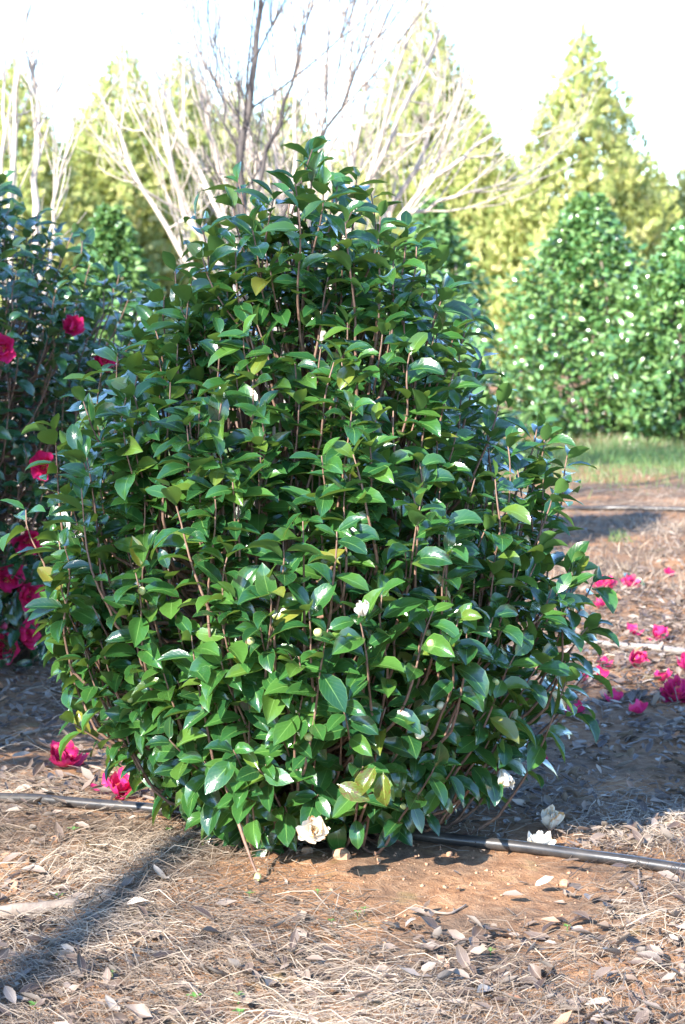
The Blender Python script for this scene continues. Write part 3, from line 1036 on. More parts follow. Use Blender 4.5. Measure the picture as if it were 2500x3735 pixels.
for (x, yt, D, lab, k, sp, fat) in [
        (290, 540, 39, 'low golden cedar in the dip between two taller ones', 2, 2.7, 1.3),
        (860, 330, 42, 'golden cedar glimpsed just behind the dark bare stem', 1, 0.2, 1.2),
        (1330, 430, 41, 'golden cedar between the dark bare stem and the tallest slender cedar', 0, 4.4, 1.2),
        (1920, 820, 39, 'lowest golden cedar filling the gap beside the large conical one', 2, 5.5, 1.6),
        (50, 230, 36, 'golden green cedar behind the slim pale bare trunks', 0, 0.3, 1.0),
        (450, 190, 40, 'golden green cedar with a thin pointed top between bare trees', 1, 1.9, 1.15),
        (660, 210, 45, 'golden green cedar seen through the bare crape myrtle stems', 2, 4.0, 1.0),
        (1050, 330, 43, 'cedar hidden behind the dark bare tree', 0, 2.2, 1.0),
        (1545, 30, 46, 'tallest slender cedar behind the fan of bare branches', 1, 5.1, 0.95),
        (1750, 415, 40, 'lower rounded golden cedar beside the tallest slender cedar', 2, 0.9, 1.2),
        (2130, 110, 38, 'large conical golden green cedar behind the round camellia', 0, 3.6, 0.98),
        (2620, 420, 41, 'cedar standing past the shaded camellia bush', 1, 3.0, 1.1)]:
    p = at(x, yt, D)
    cedar(p[0], D, p[2], lab, k, sp, fat)
for i, (x, D, H) in enumerate([(-9.5, 52, 5.2), (-6.0, 54, 5.0), (-2.6, 55, 5.3), (0.8, 54, 5.0), (4.2, 56, 4.6), (7.4, 53, 4.6), (11.0, 55, 5.0), (14.5, 54, 5.2), (18.0, 55, 4.8), (22.0, 54, 5.1), (-13.2, 54, 5.0), (-17.0, 53, 5.3), (-21.0, 55, 4.9), (-25.0, 54, 5.1)]):
    cedar(x, D, H, 'cedar of the hedge row far behind the others', i % 3, i * 1.7, 1.35, 'cedars of the far hedge row')

# ------------------------------------------------------------------ bare multi-stemmed trees
def bare_tree(base, stems, label, mat, seed, twig_n=5, name='crape_myrtle', twig_r=0.006, depth=3):
    """stems: list of polylines (world points) with base radius"""
    r = np.random.default_rng(seed)
    root = empty(name, base)
    tag(root, label, 'tree')
    off = np.array(base)
    tw = MB()
    def grow(p, d, L, rad, lev):
        n = 5
        d = unit(d)
        pts = [p]
        for i in range(n - 1):
            d = unit(d + r.normal(size=3) * 0.09 + np.array([0, 0, 0.16]))
            pts.append(pts[-1] + d * L / (n - 1))
        pts = np.array(pts)
        tw.tube(pts - off, np.linspace(rad, rad * 0.5, n), 4 if lev > 1 else 5)
        if lev >= depth:
            return
        for i in range(twig_n if lev == 1 else 3):
            k = r.integers(1, n)
            s = unit(r.normal(size=3) * 0.55 + d * 1.0 + np.array([0, 0, 0.25]))
            grow(pts[k], s, L * (0.45 + 0.3 * r.random()), rad * 0.55, lev + 1)
    for pl, rad in stems:
        pl = np.array(pl, float)
        k = 14
        t = np.linspace(0, 1, len(pl))
        tt = np.linspace(0, 1, k)
        # smooth the polyline
        sm = np.stack([np.interp(tt, t, pl[:, j]) for j in range(3)], 1)
        for _ in range(2):
            sm[1:-1] = (sm[:-2] + 2 * sm[1:-1] + sm[2:]) / 4
        sm[1:-1] += r.normal(size=(k - 2, 3)) * 0.012
        mb = MB()
        mb.tube(sm - off, np.linspace(rad * 1.25, rad * 0.42, k), 8)
        link('stem', mb.mesh('stem', mat), root)
        for i in range(4, k):
            if r.random() < 0.8:
                d = unit(sm[i] - sm[i - 1])
                s = unit(d + r.normal(size=3) * 0.45)
                grow(sm[i], s, 0.45 + 0.55 * r.random(), rad * 0.30, 1)
        grow(sm[-1], sm[-1] - sm[-2], 0.7, rad * 0.32, 1)
    t = link('twigs', tw.mesh('twigs', mat), root)
    tag(t, kind='stuff')
    return root
D1 = 16.0
b1 = np.array([at(1130, 1300, D1)[0], D1, 0.0])
def st(pts, D, rad, b):
    out = [b + np.array([rng.normal() * .06, rng.normal() * .06, -0.03])]
    n = len(pts)
    sway = rng.normal() * 0.35
    for i, (x, y) in enumerate(pts):
        out.append(at(x, y, D + sway * (i + 1) / n))
    return out, rad
stems1 = [st(s, D1, r_, b1) for s, r_ in [
    ([(930, 1250), (680, 960), (520, 700), (390, 390)], .026), ([(960, 1200), (760, 900), (640, 720), (610, 550), (560, 300)], .030), ([(1000, 1150), (840, 850), (700, 560), (600, 330)], .028),
    ([(1050, 1100), (900, 760), (780, 600), (740, 380)], .030), ([(1080, 1100), (960, 700), (900, 450)], .028), ([(1110, 1100), (1010, 700), (990, 380), (1010, 60)], .026),
    ([(1140, 1100), (1150, 700), (1190, 380), (1210, 60)], .026), ([(1180, 1100), (1260, 700), (1330, 350), (1400, 60)], .026), ([(1230, 1100), (1380, 820), (1560, 560), (1600, 300)], .028),
    ([(1270, 1100), (1440, 800), (1610, 620), (1790, 500)], .026), ([(1300, 1120), (1460, 800), (1580, 745), (1760, 690)], .022), ([(1200, 1050), (1320, 700), (1450, 420), (1560, 240)], .026),
    ([(1100, 1000), (1060, 640), (1090, 330), (1060, 40)], .022), ([(1160, 1000), (1200, 600), (1280, 300), (1290, 20)], .022), ([(1050, 1000), (930, 620), (850, 380), (700, 150)], .022), ([(1210, 1000), (1350, 640), (1420, 360), (1500, 120)], .022), ([(1130, 1000), (1120, 640), (1150, 420), (1180, 200)], .02)]]
bare_tree(b1, stems1, 'pale many-stemmed bare crape myrtle fanning out behind the camellia', M['pale_bark'], 71, twig_n=4, depth=3)
D2 = 12.5
b2 = np.array([at(900, 1300, D2)[0], D2, 0.0])
stems2 = [st(s, D2, r_, b2) for s, r_ in [
    ([(880, 950), (880, 700), (900, 400), (935, 190), (955, -60)], .026), ([(900, 950), (960, 560), (1060, 330), (1140, 20)], .014), ([(880, 900), (860, 560), (800, 330), (760, 60)], .009),
    ([(930, 1000), (1090, 640), (1230, 420), (1330, 180)], .014)]]
bare_tree(b2, stems2, 'dark slender bare tree in front of the pale crape myrtle', M['shade_dark_bark'], 72, name='bare_tree', twig_n=4, depth=3)
D3 = 13.5
b3 = np.array([at(90, 1300, D3)[0], D3, 0.0])
stems3 = [st(s, D3, r_, b3) for s, r_ in [
    ([(135, 1000), (133, 700), (140, 420), (120, 200)], .026), ([(40, 1000), (40, 700), (55, 380), (90, 100)], .024), ([(10, 1000), (0, 600), (20, 240)], .02), ([(160, 1000), (230, 600), (270, 480)], .014)]]
bare_tree(b3, stems3, 'slim pale bare trunks rising behind the pink flowering camellia', M['pale_bark'], 73, twig_n=3, depth=2)

# ------------------------------------------------------------------ neighbours just outside the view that shade the place
cedar(-4.45, 5.5, 5.3, 'tall cedar in the row beside the camellia', 1, 0.4, 1.25)
stree_b = np.array([-2.67, -2.0, 0.0])
sr = np.random.default_rng(9)
stree = empty('leaning_tree', stree_b)
tag(stree, 'leaning slim tree with a sparse leafy crown', 'tree')
mb = MB()
tp = np.array([(0, 0, -.05), (-.90, .38, 1.8), (-1.85, 0.78, 3.6), (-2.80, 1.17, 5.5), (-2.72, 1.2, 6.3), (-2.45, 1.2, 7.4)])
mb.tube(tp, [.085, .072, .062, .052, .04, .015], 9)
for i in range(16):
    q0 = tp[2] + (tp[3] - tp[2]) * sr.random()
    mb.tube(curve(q0, q0 + np.array([sr.normal() * .22, sr.normal() * .22, .15 + .35 * sr.random()]), .1, 5, sr), np.linspace(.014, .003, 5), 5)
link('trunk', mb.mesh('trunk', M['shade_dark_bark']), stree)
n = 380
cl = sr.normal(size=(26, 3)) * np.array([0.40, 0.3, 0.36]) + np.array([-3.0, 1.2, 6.85])
pos = cl[sr.integers(0, 26, n)] + sr.normal(size=(n, 3)) * 0.11
T = frames(pos, sr.normal(size=(n, 3)), sr.normal(size=(n, 3)) + np.array([0, 0, .8]), 0.10 + 0.04 * sr.random(n))
c = link('crown', instance_mesh('crown', LT_LO, T, sr.integers(0, 4, n), sr.random(n), M['leaf_far']), stree)
tag(c, kind='stuff')
mb = MB()
for q in cl:
    mb.tube(curve(tp[3] + (tp[4] - tp[3]) * sr.random(), q, 0.08, 5, sr), np.linspace(.014, .004, 5), 5)
link('branches', mb.mesh('branches', M['shade_dark_bark']), stree)

# ------------------------------------------------------------------ irrigation pipes
def pipe(ctrl, rad, label, mat, lift=1.0):
    pts = np.array(ctrl, float)
    k = 60
    t = np.linspace(0, 1, len(pts))
    tt = np.linspace(0, 1, k)
    sm = np.stack([np.interp(tt, t, pts[:, j]) for j in range(2)], 1)
    for _ in range(6):
        sm[1:-1] = (sm[:-2] + 2 * sm[1:-1] + sm[2:]) / 4
    z = gz(sm[:, 0], sm[:, 1])
    for _ in range(8):
        z[1:-1] = np.maximum(gz(sm[1:-1, 0], sm[1:-1, 1]), (z[:-2] + 2 * z[1:-1] + z[2:]) / 4)
    P = np.concatenate([sm, (z + rad * lift)[:, None]], 1)
    b = np.array([P[k // 2, 0], P[k // 2, 1], gz(P[k // 2, 0], P[k // 2, 1])])
    root = empty('irrigation_pipe', b)
    tag(root, label, 'pipe', )
    mb = MB()
    mb.tube(P - b, rad, 12)
    link('tube', mb.mesh('tube', mat), root)
    return root
g1 = [gp(x, y) for x, y in [(0, 2932), (350, 2955), (700, 2990), (1200, 3035), (1500, 3065), (1900, 3110), (2250, 3155), (2500, 3195)]]
s1, e1_ = g1[0] + (g1[0] - g1[1]) * 4, g1[-1] + (g1[-1] - g1[-2]) * 4
pipe([s1] + g1 + [e1_], 0.0155, 'black plastic irrigation pipe running past the foot of the camellia', M['pipe'])
g2 = [gp(x, y) for x, y in [(1700, 2335), (2130, 2352), (2350, 2372), (2500, 2392)]]
pipe([g2[0] + (g2[0] - g2[1]) * 2] + g2 + [g2[-1] + (g2[-1] - g2[-2]) * 4], 0.014, 'dusty irrigation pipe among the leaves and pink petals', M['pipe_dusty'])
g3 = [gp(x, y) for x, y in [(1800, 1850), (2200, 1862), (2500, 1868)]]
pipe([g3[0] + (g3[0] - g3[1]) * 2] + g3 + [g3[-1] + (g3[-1] - g3[-2]) * 3], 0.016, 'black irrigation pipe of the row before the grass strip', M['pipe'])

# ------------------------------------------------------------------ litter
def vnoise(x, y, s, seed):
    r = np.random.default_rng(seed)
    z = np.zeros_like(x)
    for i in range(6):
        a = r.random() * 6.28
        f = s * (0.7 + 1.2 * r.random())
        z += np.sin(f * (x * math.cos(a) + y * math.sin(a)) + r.random() * 6.28)
    return z / 6 * 1.6

def scatter(n, ylo, yhi, margin, r):
    y = np.sqrt(ylo ** 2 + (yhi ** 2 - ylo ** 2) * r.random(n)) if ylo > 0 else ylo + (yhi - ylo) * r.random(n)
    x = (r.random(n) * 2 - 1) * (y * 0.165 + margin)
    return x, y

PIPE1 = np.array([s1] + g1 + [e1_])
def off_pipe(x, y):
    yy = np.interp(x, PIPE1[:, 0], PIPE1[:, 1])
    return np.where((y - yy < 0.05) & (y - yy > -0.075), 0.12, 1.0)

def bare(x, y):
    """1 on the bare clay of the mound and a few scuffed spots"""
    m = np.exp(-(((x - 0.14) / 0.60) ** 2 + ((y - 5.28) / 0.40) ** 2) ** 1.5)
    m = np.maximum(m, 0.8 * np.exp(-(((x + 0.35) / 0.25) ** 2 + ((y - 5.75) / 0.14) ** 2)))
    m = np.maximum(m, 0.8 * np.exp(-(((x - 0.95) / 0.20) ** 2 + ((y - 5.45) / 0.18) ** 2)))
    m = np.maximum(m, 0.7 * np.exp(-(((x - 0.80) / 0.30) ** 2 + ((y - 6.55) / 0.25) ** 2)))
    return m

LAND = [(gp(*p)[:2], w) for p, w in [((150, 3340), 'by the thick weathered stick'), ((235, 2800), 'by the crumpled pink blossom'), ((1500, 3230), 'on the bare clay mound'),
    ((2470, 2560), 'by the largest pink blossom'), ((2330, 2350), 'by the dusty pipe'), ((1990, 3060), 'by the fallen white blossoms'), ((2360, 3300), 'by the stalk bent from the pipe'),
    ((2350, 3620), 'by the slender dark twig'), ((938, 3215), 'by the twig drooping to the ground'), ((1630, 3340), 'by the thin curved twig'), ((650, 3045), 'below the black pipe'),
    ((120, 2480), 'under the pink flowering camellia'), ((2250, 2150), 'by the blossom with a green leaf'), ((1950, 2880), 'by the crooked grey twig'), ((500, 3450), 'in the shadow of the leaning tree'),
    ((1250, 3600), 'in the thick straw before the mound'), ((100, 3650), 'in the thin straw past the shadow strip'), ((1800, 3650), 'in the pale leaves before the mound')]]
def near(x, y):
    return min(LAND, key=lambda l: (l[0][0] - x) ** 2 + (l[0][1] - y) ** 2)[1]

# straw
def straw_template(seed, segs=3):
    r = np.random.default_rng(seed)
    c = r.normal() * 0.5
    V, UV = [], []
    for i in range(segs + 1):
        v = i / segs
        x = c * 0.22 * v * v + 0.025 * math.sin(4 * v + seed)
        z = 0.10 * math.sin(math.pi * v) * abs(r.normal()) + 0.02 * r.normal()
        w = 0.0105 * (1 - 0.55 * v)
        V += [(x - w, v - 0.5, z), (x, v - 0.5, z + w * 1.1), (x + w, v - 0.5, z)]
        UV += [(-1, v), (0, v), (1, v)]
    F = []
    for i in range(segs):
        a = i * 3
        F += [(a, a + 1, a + 4, a + 3), (a + 1, a + 2, a + 5, a + 4)]
    return np.array(V), np.array(F, dtype=np.int32), np.array(UV)
STT = [straw_template(300 + i) for i in range(8)]

def lay(x, y, r, tilt, lift, size, yaw=None):
    n = len(x)
    e = 0.03
    nx_ = -(gz(x + e, y) - gz(x - e, y)) / (2 * e)
    ny_ = -(gz(x, y + e) - gz(x, y - e)) / (2 * e)
    nrm = unit(np.stack([nx_, ny_, np.ones(n)], 1) + r.normal(size=(n, 3)) * tilt)
    yaw = r.random(n) * 6.283 if yaw is None else yaw
    axv = np.stack([np.cos(yaw), np.sin(yaw), np.zeros(n)], 1) + r.normal(size=(n, 3)) * tilt * 0.6
    axv -= (axv * nrm).sum(1, keepdims=True) * nrm
    pos = np.stack([x, y, gz(x, y) + lift], 1)
    return frames(pos, axv, nrm, size)

sr = np.random.default_rng(21)
x1, y1 = scatter(88000, 3.3, 6.6, 0.7, sr)
k1 = sr.random(len(x1)) < np.clip(0.5 + 0.75 * vnoise(x1, y1, 4.5, 3), 0.06, 1) * (1 - 0.96 * bare(x1, y1)) * np.where(y1 < 5.75, 1, 0.55) * off_pipe(x1, y1)
x2, y2 = scatter(26000, 6.6, 16.0, 0.8, sr)
k2 = sr.random(len(x2)) < np.clip(0.5 + 0.6 * vnoise(x2, y2, 1.8, 5), 0.08, 1)
xs, ys = np.concatenate([x1[k1], x2[k2]]), np.concatenate([y1[k1], y2[k2]])
ns_ = len(xs)
yaw = vnoise(xs, ys, 2.0, 8) * 1.6 + sr.normal(size=ns_) * 0.75 + np.where(sr.random(ns_) < .5, 0.2, math.pi + .2)
size = (0.040 + 0.115 * sr.random(ns_) ** 2.2) * np.where(ys > 6.6, 1.5, 1.0)
T = lay(xs, ys, sr, 0.13, 0.003 + 0.012 * sr.random(ns_), size, yaw)
straw = link('straw', instance_mesh('straw', STT, T, sr.integers(0, 8, ns_), np.clip(0.45 + 0.33 * vnoise(xs, ys, 6.0, 77) + 0.28 * sr.normal(size=ns_), 0, .99), M['straw']))
tag(straw, 'dry tan straw strewn over the clay', 'straw', kind='stuff')

# dead leaves
DL = []
for i in range(10):
    DL.append(leaf_template(rng.normal() * 1.0, 0.10 + 0.75 * rng.random(), rng.normal() * 0.5, 0.45 * rng.random(), 0.17 + 0.09 * rng.random(), rows=(0, .14, .38, .64, .86, 1.0), cols=(-1, -.5, 0, .5, 1), petiole=0.05, seed=500 + i))
DL_LO = []
for i in range(10):
    V, F, UV = DL[i]
    pick = [r_ * 5 + c_ for r_ in (0, 1, 3, 5) for c_ in (0, 2, 4)]
    DL_LO.append((V[pick], np.array([(a * 3 + c, a * 3 + c + 1, a * 3 + c + 4, a * 3 + c + 3) for a in range(3) for c in range(2)], dtype=np.int32), UV[pick]))
sr = np.random.default_rng(22)
def leaf_density(x, y):
    d = np.zeros_like(x)
    d = np.where(y < 5.7, np.clip(0.20 + 0.35 * vnoise(x, y, 3.0, 12), 0.05, 1), d)
    # drift under the bush and to its right, and below the pink camellia
    d = np.where(y >= 5.7, np.clip(0.42 + 0.45 * vnoise(x, y, 2.2, 13), 0.08, 1), d)
    d = np.where((y > 6.4) & (y < 10.6) & (x > 0.2), np.maximum(d, 0.95), d)
    d = np.where((y > 7.2) & (y < 9.8) & (x < -0.6), np.maximum(d, 0.95), d)
    d = np.where((y > 10.8), d * 0.35, d)
    d = np.where((y < 5.0) & (x > 0.15), np.maximum(d, 0.42), d)
    return d * (1 - 0.93 * bare(x, y)) * off_pipe(x, y)
xa, ya = scatter(15000, 3.3, 6.4, 0.7, sr)
ka = sr.random(len(xa)) < leaf_density(xa, ya) * 0.9
xb, yb = scatter(30000, 6.4, 14.0, 0.8, sr)
kb = sr.random(len(xb)) < leaf_density(xb, yb)
xl, yl = np.concatenate([xa[ka], xb[kb]]), np.concatenate([ya[ka], yb[kb]])
nl = len(xl)
size = 0.026 + 0.042 * sr.random(nl) ** 1.5
T = lay(xl, yl, sr, 0.32, 0.006 + 0.016 * sr.random(nl), size)
idx = sr.integers(0, 10, nl)
lv = sr.random(nl)
pxx, pyy, dep = project(T[:, :3, 3])
inframe = (pxx > 20) & (pxx < 2480) & (pyy > 2000) & (pyy < 3720)
hid = (pyy < 3080) & (pxx > 300) & (pxx < 2050) & (pyy < 2900)
score = np.where(inframe & ~hid, (size / dep) * np.abs(T[:, 2, 2] / size) ** 0.3, 0)
order = np.argsort(-score)
DLM = [make_mesh('fallen_leaf', V, F, M['litter'], np.concatenate([UV, np.zeros((len(UV), 1))], 1)) for V, F, UV in DL]
for i in order[:300]:
    o = link('fallen_leaf', DLM[idx[i]])
    o.matrix_basis = Matrix(T[i].tolist())
    o.color = (lv[i], lv[i], lv[i], 1)
    tone = 'dark brown' if lv[i] < .22 else 'brown' if lv[i] < .45 else 'greyish tan' if lv[i] < .72 else 'pale bleached' if lv[i] < .96 else 'orange brown'
    curl = 'large' if size[i] > .058 else 'small' if size[i] < .048 else 'curled'
    tag(o, '%s %s dry leaf lying %s' % (tone, curl, near(xl[i], yl[i])), 'leaf', 'dry leaves fallen on the ground')
rest = order[300:]
lit = link('leaf_litter', instance_mesh('leaf_litter', DL_LO, T[rest], idx[rest], lv[rest], M['litter']))
tag(lit, 'drift of small dry grey brown leaves on the ground', 'leaf litter', kind='stuff')

# grass strip between the rows, with bleached tufts at its edges
def blade_template(seed):
    r = np.random.default_rng(seed)
    c = 0.3 + 0.5 * r.random()
    V, UV = [], []
    for i in range(4):
        v = i / 3
        w = 0.035 * (1 - 0.9 * v)
        V += [(-w, v * (1 - .2 * v), -c * v * v * .6), (w, v * (1 - .2 * v), -c * v * v * .6)]
        UV += [(-1, v), (1, v)]
    F = [(2 * i, 2 * i + 1, 2 * i + 3, 2 * i + 2) for i in range(3)]
    return np.array(V), np.array(F, dtype=np.int32), np.array(UV)
GT = [blade_template(600 + i) for i in range(4)]
sr = np.random.default_rng(23)
xg, yg = scatter(70000, 14.5, 23.5, 1.0, sr)
dens = np.exp(-((yg - 19.0 + 0.8 * vnoise(xg, yg, .7, 31)) / 2.6) ** 4) * np.clip(0.65 + 0.5 * vnoise(xg, yg, 1.6, 32), .1, 1)
kg = sr.random(len(xg)) < dens
xg, yg = xg[kg], yg[kg]
ng = len(xg)
up = np.stack([sr.normal(size=ng) * .35, sr.normal(size=ng) * .35, np.ones(ng)], 1)
T = frames(np.stack([xg, yg, gz(xg, yg) - 0.005], 1), up, sr.normal(size=(ng, 3)), 0.05 + 0.09 * sr.random(ng))
rv = np.clip(0.34 + 0.26 * vnoise(xg, yg, 1.1, 33) + sr.normal(size=ng) * .16, 0.0, 0.99)
grass = link('grass', instance_mesh('grass', GT, T, sr.integers(0, 4, ng), rv, M['grass']))
tag(grass, 'strip of short green and bleached grass between the rows', 'grass', kind='stuff')
# bleached grass in the nearer aisle
xg, yg = scatter(30000, 10.4, 13.6, 0.9, sr)
kg = sr.random(len(xg)) < np.clip(0.5 + 0.6 * vnoise(xg, yg, 1.3, 36), 0.05, 1)
xg, yg = xg[kg], yg[kg]
ng = len(xg)
up = np.stack([sr.normal(size=ng) * .8, sr.normal(size=ng) * .8, np.ones(ng)], 1)
T = frames(np.stack([xg, yg, gz(xg, yg) - 0.004], 1), up, sr.normal(size=(ng, 3)), 0.04 + 0.08 * sr.random(ng))
dry = link('dry_grass', instance_mesh('dry_grass', GT, T, sr.integers(0, 4, ng), sr.random(ng), M['straw']))
tag(dry, 'patch of bleached dry grass behind the fallen pink petals', 'grass', kind='stuff')

# ------------------------------------------------------------------ fallen blossoms
def fallen(x, y, size, label, mat, seed, group, layers, tilt=(0, -0.3, 1), squash=1.0, stam=True):
    p = gp(x, y)
    p[2] += 0.008
    f = flower(None, p, tilt, size * 1.4, mat, None, layers, squash, seed, 'fallen_flower', stam)
    tag(f, label, 'flower', group)
    return f
heap = ((7, 1.0, .2), (6, .9, .6), (4, .7, 1.0))
GP = 'pink blossoms fallen on the ground'
fallen(235, 2800, .050, 'crumpled pink camellia blossom lying above the black pipe on bare straw', M['pink_old'], 41, GP, heap, (0.1, -.5, 1), 1.3)
fallen(440, 2905, .046, 'flattened pink blossom with grey leaf resting against the black pipe', M['pink_old'], 42, GP, ((7, 1.0, .15), (5, .8, .5)), (0, -.4, 1))
fallen(2470, 2555, .052, 'largest pink blossom on the leaf litter below the dusty pipe', M['pink_old'], 43, GP, heap, (-.1, -.5, 1), 1.1)
fallen(2205, 2155, .048, 'pink blossom beside the one with a green leaf', M['pink_old'], 44, GP, heap, (0, -.3, 1), 1.2)
fl = fallen(2300, 2150, .046, 'pink blossom with a green leaf attached at the edge of the litter', M['pink_old'], 45, GP, heap, (.2, -.3, 1), 1.2)
GLM = make_mesh('leaf', LT[1][0], LT[1][1], M['leaf'], np.concatenate([LT[1][2], np.zeros((len(LT[1][2]), 1))], 1))
for a in (0.3, 2.4):
    o = link('leaf', GLM, fl)
    o.matrix_basis = Matrix.Translation((0.01, -0.02, .02)) @ Matrix.Rotation(a, 4, 'Z') @ Matrix.Rotation(0.35, 4, 'X') @ Matrix.Diagonal((.09, .09, .09, 1))
fallen(2310, 2430, .042, 'curled pink blossom lying just below the dusty pipe', M['pink_old'], 46, GP, ((5, 1.0, .5), (4, .9, .9)), (.5, -.5, .7), 1.2)
fallen(2400, 2340, .040, 'open pink blossom lying just above the dusty pipe', M['pink_old'], 47, GP, ((5, 1.0, .3), (3, .8, .7)), (0, -.4, 1))
small = ((3, 1.0, .3), (2, .8, .6))
for i, (x, y, s) in enumerate([(2185, 2225, .036), (2310, 2320, .034), (2495, 2445, .040), (2420, 2490, .034), (2240, 2565, .032), (2335, 2612, .034), (2185, 2490, .034), (2125, 2495, .036), (2435, 2105, .03), (2110, 2610, .032), (2200, 2435, .03), (1985, 2790, .018)]):
    fallen(x, y, s, ['loose pink petals', 'torn pink petals', 'faded pink petals'][i % 3] + ' lying ' + near(*gp(x, y)[:2]), M['pink_old'], 60 + i, 'loose pink petals in the litter', small, (rng.normal() * .3, -.4, 1), 1.0, False)
fallen(375, 2885, .030, 'single folded pink petal between two fallen blossoms', M['pink_old'], 80, GP, ((2, 1.0, .5),), (0, -.4, 1), 1, False)
fallen(250, 2405, .026, 'few pink petals below the hanging pink flowers', M['pink_old'], 81, GP, small, (0, -.3, 1), 1, False)
GW = 'white blossoms fallen on the ground'
fallen(2005, 3035, .040, 'cream blossom with browned petals lying above the black pipe', M['white_old'], 51, GW, ((5, 1.0, .4), (4, .8, .9)), (0, -.4, 1), 1.0)
fallen(1965, 3100, .030, 'small white blossom with brown centre touching the black pipe', M['white'], 52, GW, ((7, 1.0, .3), (4, .6, .5)), (0, -.6, 1))

# ------------------------------------------------------------------ clods, sticks, seedlings
def clod_mesh(seed, mat):
    r = np.random.default_rng(seed)
    rows, cols = 6, 8
    V, F = [(0, 0, -.5)], []
    for i in range(1, rows):
        th = math.pi * i / rows
        for j in range(cols):
            a = 6.283 * j / cols
            k = 0.5 * (0.85 + 0.30 * r.random())
            V.append((k * math.sin(th) * math.cos(a), k * .85 * math.sin(th) * math.sin(a), -k * .7 * math.cos(th)))
    V.append((0, 0, .36))
    for j in range(cols):
        F.append((0, 1 + (j + 1) % cols, 1 + j))
    for i in range(rows - 2):
        for j in range(cols):
            a = 1 + i * cols + j
            b = 1 + i * cols + (j + 1) % cols
            F.append((a, b, b + cols, a + cols))
    e = len(V) - 1
    for j in range(cols):
        F.append((1 + (rows - 2) * cols + j, 1 + (rows - 2) * cols + (j + 1) % cols, e))
    return make_mesh('clod', V, F, mat, smooth=False)
CL = [clod_mesh(700 + i, M['clod']) for i in range(5)]
sr = np.random.default_rng(24)
cl_spots = [(52, 3245, .046), (205, 3075, .036), (105, 3070, .022), (240, 3200, .02), (30, 3125, .026), (560, 3180, .018), (1245, 3130, .05), (1120, 3110, .03), (1640, 3120, .02), (2060, 3230, .03), (690, 3120, .016), (420, 3145, .018), (860, 3075, .02)]
for i, (x, y, s) in enumerate(cl_spots):
    p = gp(x, y)
    o = link('clod', CL[i % 5])
    o.location = (p[0], p[1], p[2] + 0.16 * s)
    o.scale = (s * 1.25, s, s)
    o.rotation_euler = (0, 0, sr.random() * 6)
    tag(o, '%s clod of red clay lying %s' % ('fist sized' if s >= .044 else 'large' if s >= .03 else 'walnut sized' if s >= .021 else 'small', near(p[0], p[1])), 'clod', 'clay clods on the soil')
# fine crumbs of clay: uncountable
xk, yk = scatter(9000, 3.4, 7.5, 0.6, sr)
kk = sr.random(len(xk)) < 0.18 + 0.8 * bare(xk, yk)
xk, yk = xk[kk], yk[kk]
PEB = []
for i in range(4):
    V = np.array([(1, 0, 0), (-1, 0, 0), (0, 1, 0), (0, -1, 0), (0, 0, .8), (0, 0, -.8)], float) + rng.normal(size=(6, 3)) * .25
    F = np.array([(0, 2, 4), (2, 1, 4), (1, 3, 4), (3, 0, 4), (2, 0, 5), (1, 2, 5), (3, 1, 5), (0, 3, 5)], dtype=np.int32)
    PEB.append((V, F, np.zeros((6, 2))))
nk = len(xk)
T = lay(xk, yk, sr, 0.5, 0.001, 0.002 + 0.006 * sr.random(nk) ** 3)
tag(link('clay_crumbs', instance_mesh('clay_crumbs', PEB, T, sr.integers(0, 4, nk), sr.random(nk), M['clod'], False)), 'fine crumbs of red clay over the bare mound', 'gravel', kind='stuff')

def stick(pts_px, rad, label, seed, fork=True, mat='wood', sink=0.3):
    r = np.random.default_rng(seed)
    P = np.array([gp(x, y) for x, y in pts_px])
    k = 12
    t = np.linspace(0, 1, len(P))
    tt = np.linspace(0, 1, k)
    sm = np.stack([np.interp(tt, t, P[:, j]) for j in range(2)], 1)
    sm[1:-1] = (sm[:-2] + 2 * sm[1:-1] + sm[2:]) / 4
    z = gz(sm[:, 0], sm[:, 1]) + rad * (1 - sink) + 0.004
    Q = np.concatenate([sm, z[:, None]], 1)
    b = np.array([Q[0, 0], Q[0, 1], gz(Q[0, 0], Q[0, 1])])
    mb = MB()
    mb.tube(Q - b, rad * (1 - 0.45 * tt) * (1 + 0.10 * r.normal(size=k)), 9)
    if fork:
        q = Q[7] - b
        d = unit(Q[8] - Q[6])
        sd = unit(d + np.array([-d[1], d[0], 0.15]) * 0.7)
        mb.tube([q, q + sd * rad * 4, q + sd * rad * 8 + np.array([0, 0, -rad])], [rad * .5, rad * .4, rad * .25], 6)
    o = link('stick', mb.mesh('stick', M[mat]))
    o.location = b
    tag(o, label, 'stick')
    return o
stick([(-120, 3372), (120, 3345), (285, 3322)], 0.021, 'thick weathered stick half buried in the straw', 1, False)
stick([(80, 2690), (170, 2670), (255, 2650)], 0.008, 'pale bleached stick beyond the crumpled pink blossom', 2, False)
stick([(300, 2795), (420, 2830), (520, 2838)], 0.005, 'thin bent stick right of the crumpled pink blossom', 3)
stick([(270, 3320), (350, 3270), (430, 3210)], 0.0045, 'thin straight stick crossing the end of the thick one', 4, False)
stick([(1850, 2950), (1900, 2885), (2020, 2870), (2040, 2800)], 0.005, 'crooked grey twig in the shade right of the bush', 5)
stick([(2290, 3540), (2350, 3650), (2370, 3735)], 0.004, 'slender dark twig on the bright leaves', 6, False, 'twig')
stick([(1540, 3330), (1640, 3345), (1700, 3310)], 0.004, 'thin curved twig on the clay below the bush', 7)
stick([(2330, 3185), (2335, 3270), (2365, 3350)], 0.004, 'dry stalk bent down from the black pipe', 8)
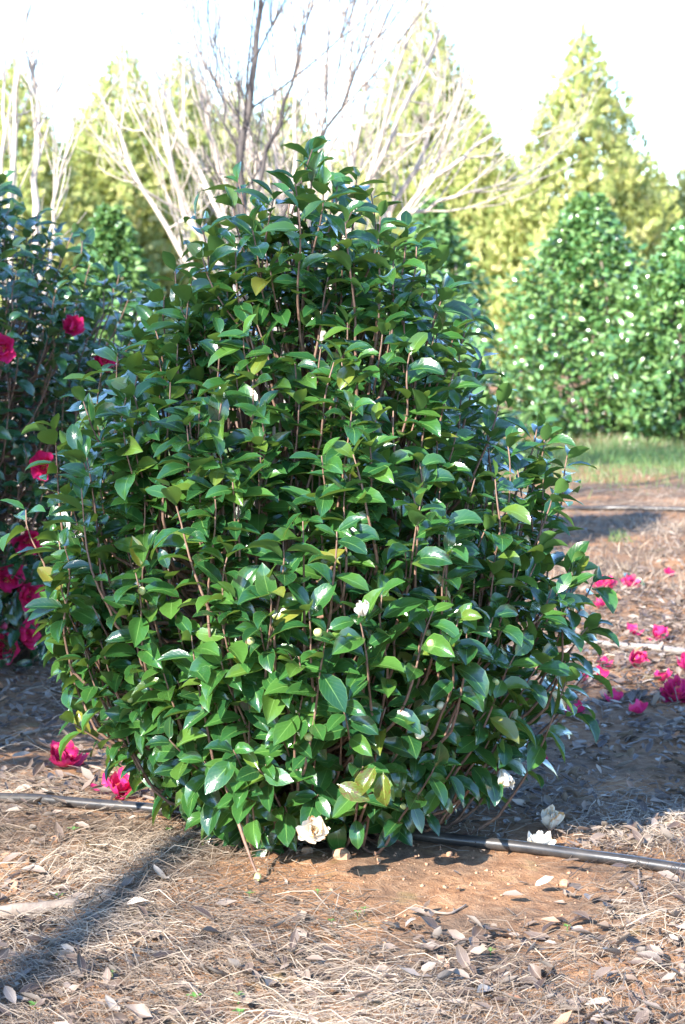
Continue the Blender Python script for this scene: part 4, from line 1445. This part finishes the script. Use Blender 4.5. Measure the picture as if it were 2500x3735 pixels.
stick([(520, 3045), (650, 3045), (780, 3070)], 0.004, 'thin twig lying just below the black pipe', 9)
stick([(2300, 2905), (2420, 2915), (2560, 2905)], 0.0045, 'long thin twig on the red clay above the pipe', 10)
stick([(2160, 1800), (2300, 1790), (2440, 1770)], 0.006, 'dead branch in the heap of grey straw beyond the petals', 11)

V, F, UV = LT_LO[0]
SEEDM = make_mesh('leaf', V, F, M['seedling'], np.concatenate([UV, np.zeros((len(UV), 1))], 1))
mb = MB()
mb.tube([(0, 0, -0.01), (0, 0, 0.01), (0.001, 0, 0.018)], [0.0015, 0.0012, 0.001], 5)
SSTEM = mb.mesh('stem', M['seedling'])
for i, (x, y, s) in enumerate([(268, 3045, .02), (620, 3045, .018), (702, 3085, .014), (910, 3280, .016), (215, 3290, .02), (1160, 3270, .012), (1330, 3335, .012), (1305, 3350, .014), (712, 3660, .02), (870, 3655, .018), (2070, 3400, .014),
                              (1790, 3490, .016), (130, 3690, .02), (875, 3715, .018), (412, 3570, .016), (1210, 3380, .013)]):
    p = gp(x, y)
    root = empty('seedling', p)
    tag(root, '%s green weed seedling sprouting %s' % ('tiny' if s < .017 else 'small', near(p[0], p[1])), 'seedling', 'weed seedlings in the soil')
    link('stem', SSTEM, root)
    for j in range(4):
        o = link('leaf', SEEDM, root)
        o.matrix_basis = Matrix.Translation((0, 0, 0.012)) @ Matrix.Rotation(j * 1.6 + i, 4, 'Z') @ Matrix.Rotation(0.45, 4, 'X') @ Matrix.Diagonal((s, s, s, 1))
# grassy weed tuft beyond the petals
p = gp(2260, 1975)
n = 60
pos = p + np.concatenate([sr.normal(size=(n, 2)) * 0.03, np.full((n, 1), -0.004)], 1)
T = frames(pos, sr.normal(size=(n, 3)) * .35 + np.array([0, 0, 1]), sr.normal(size=(n, 3)), 0.06 + 0.05 * sr.random(n))
tag(link('grass_tuft', instance_mesh('grass_tuft', GT, T, sr.integers(0, 4, n), np.full(n, .2), M['grass'])), 'small green grass tuft in the bleached grass', 'grass')
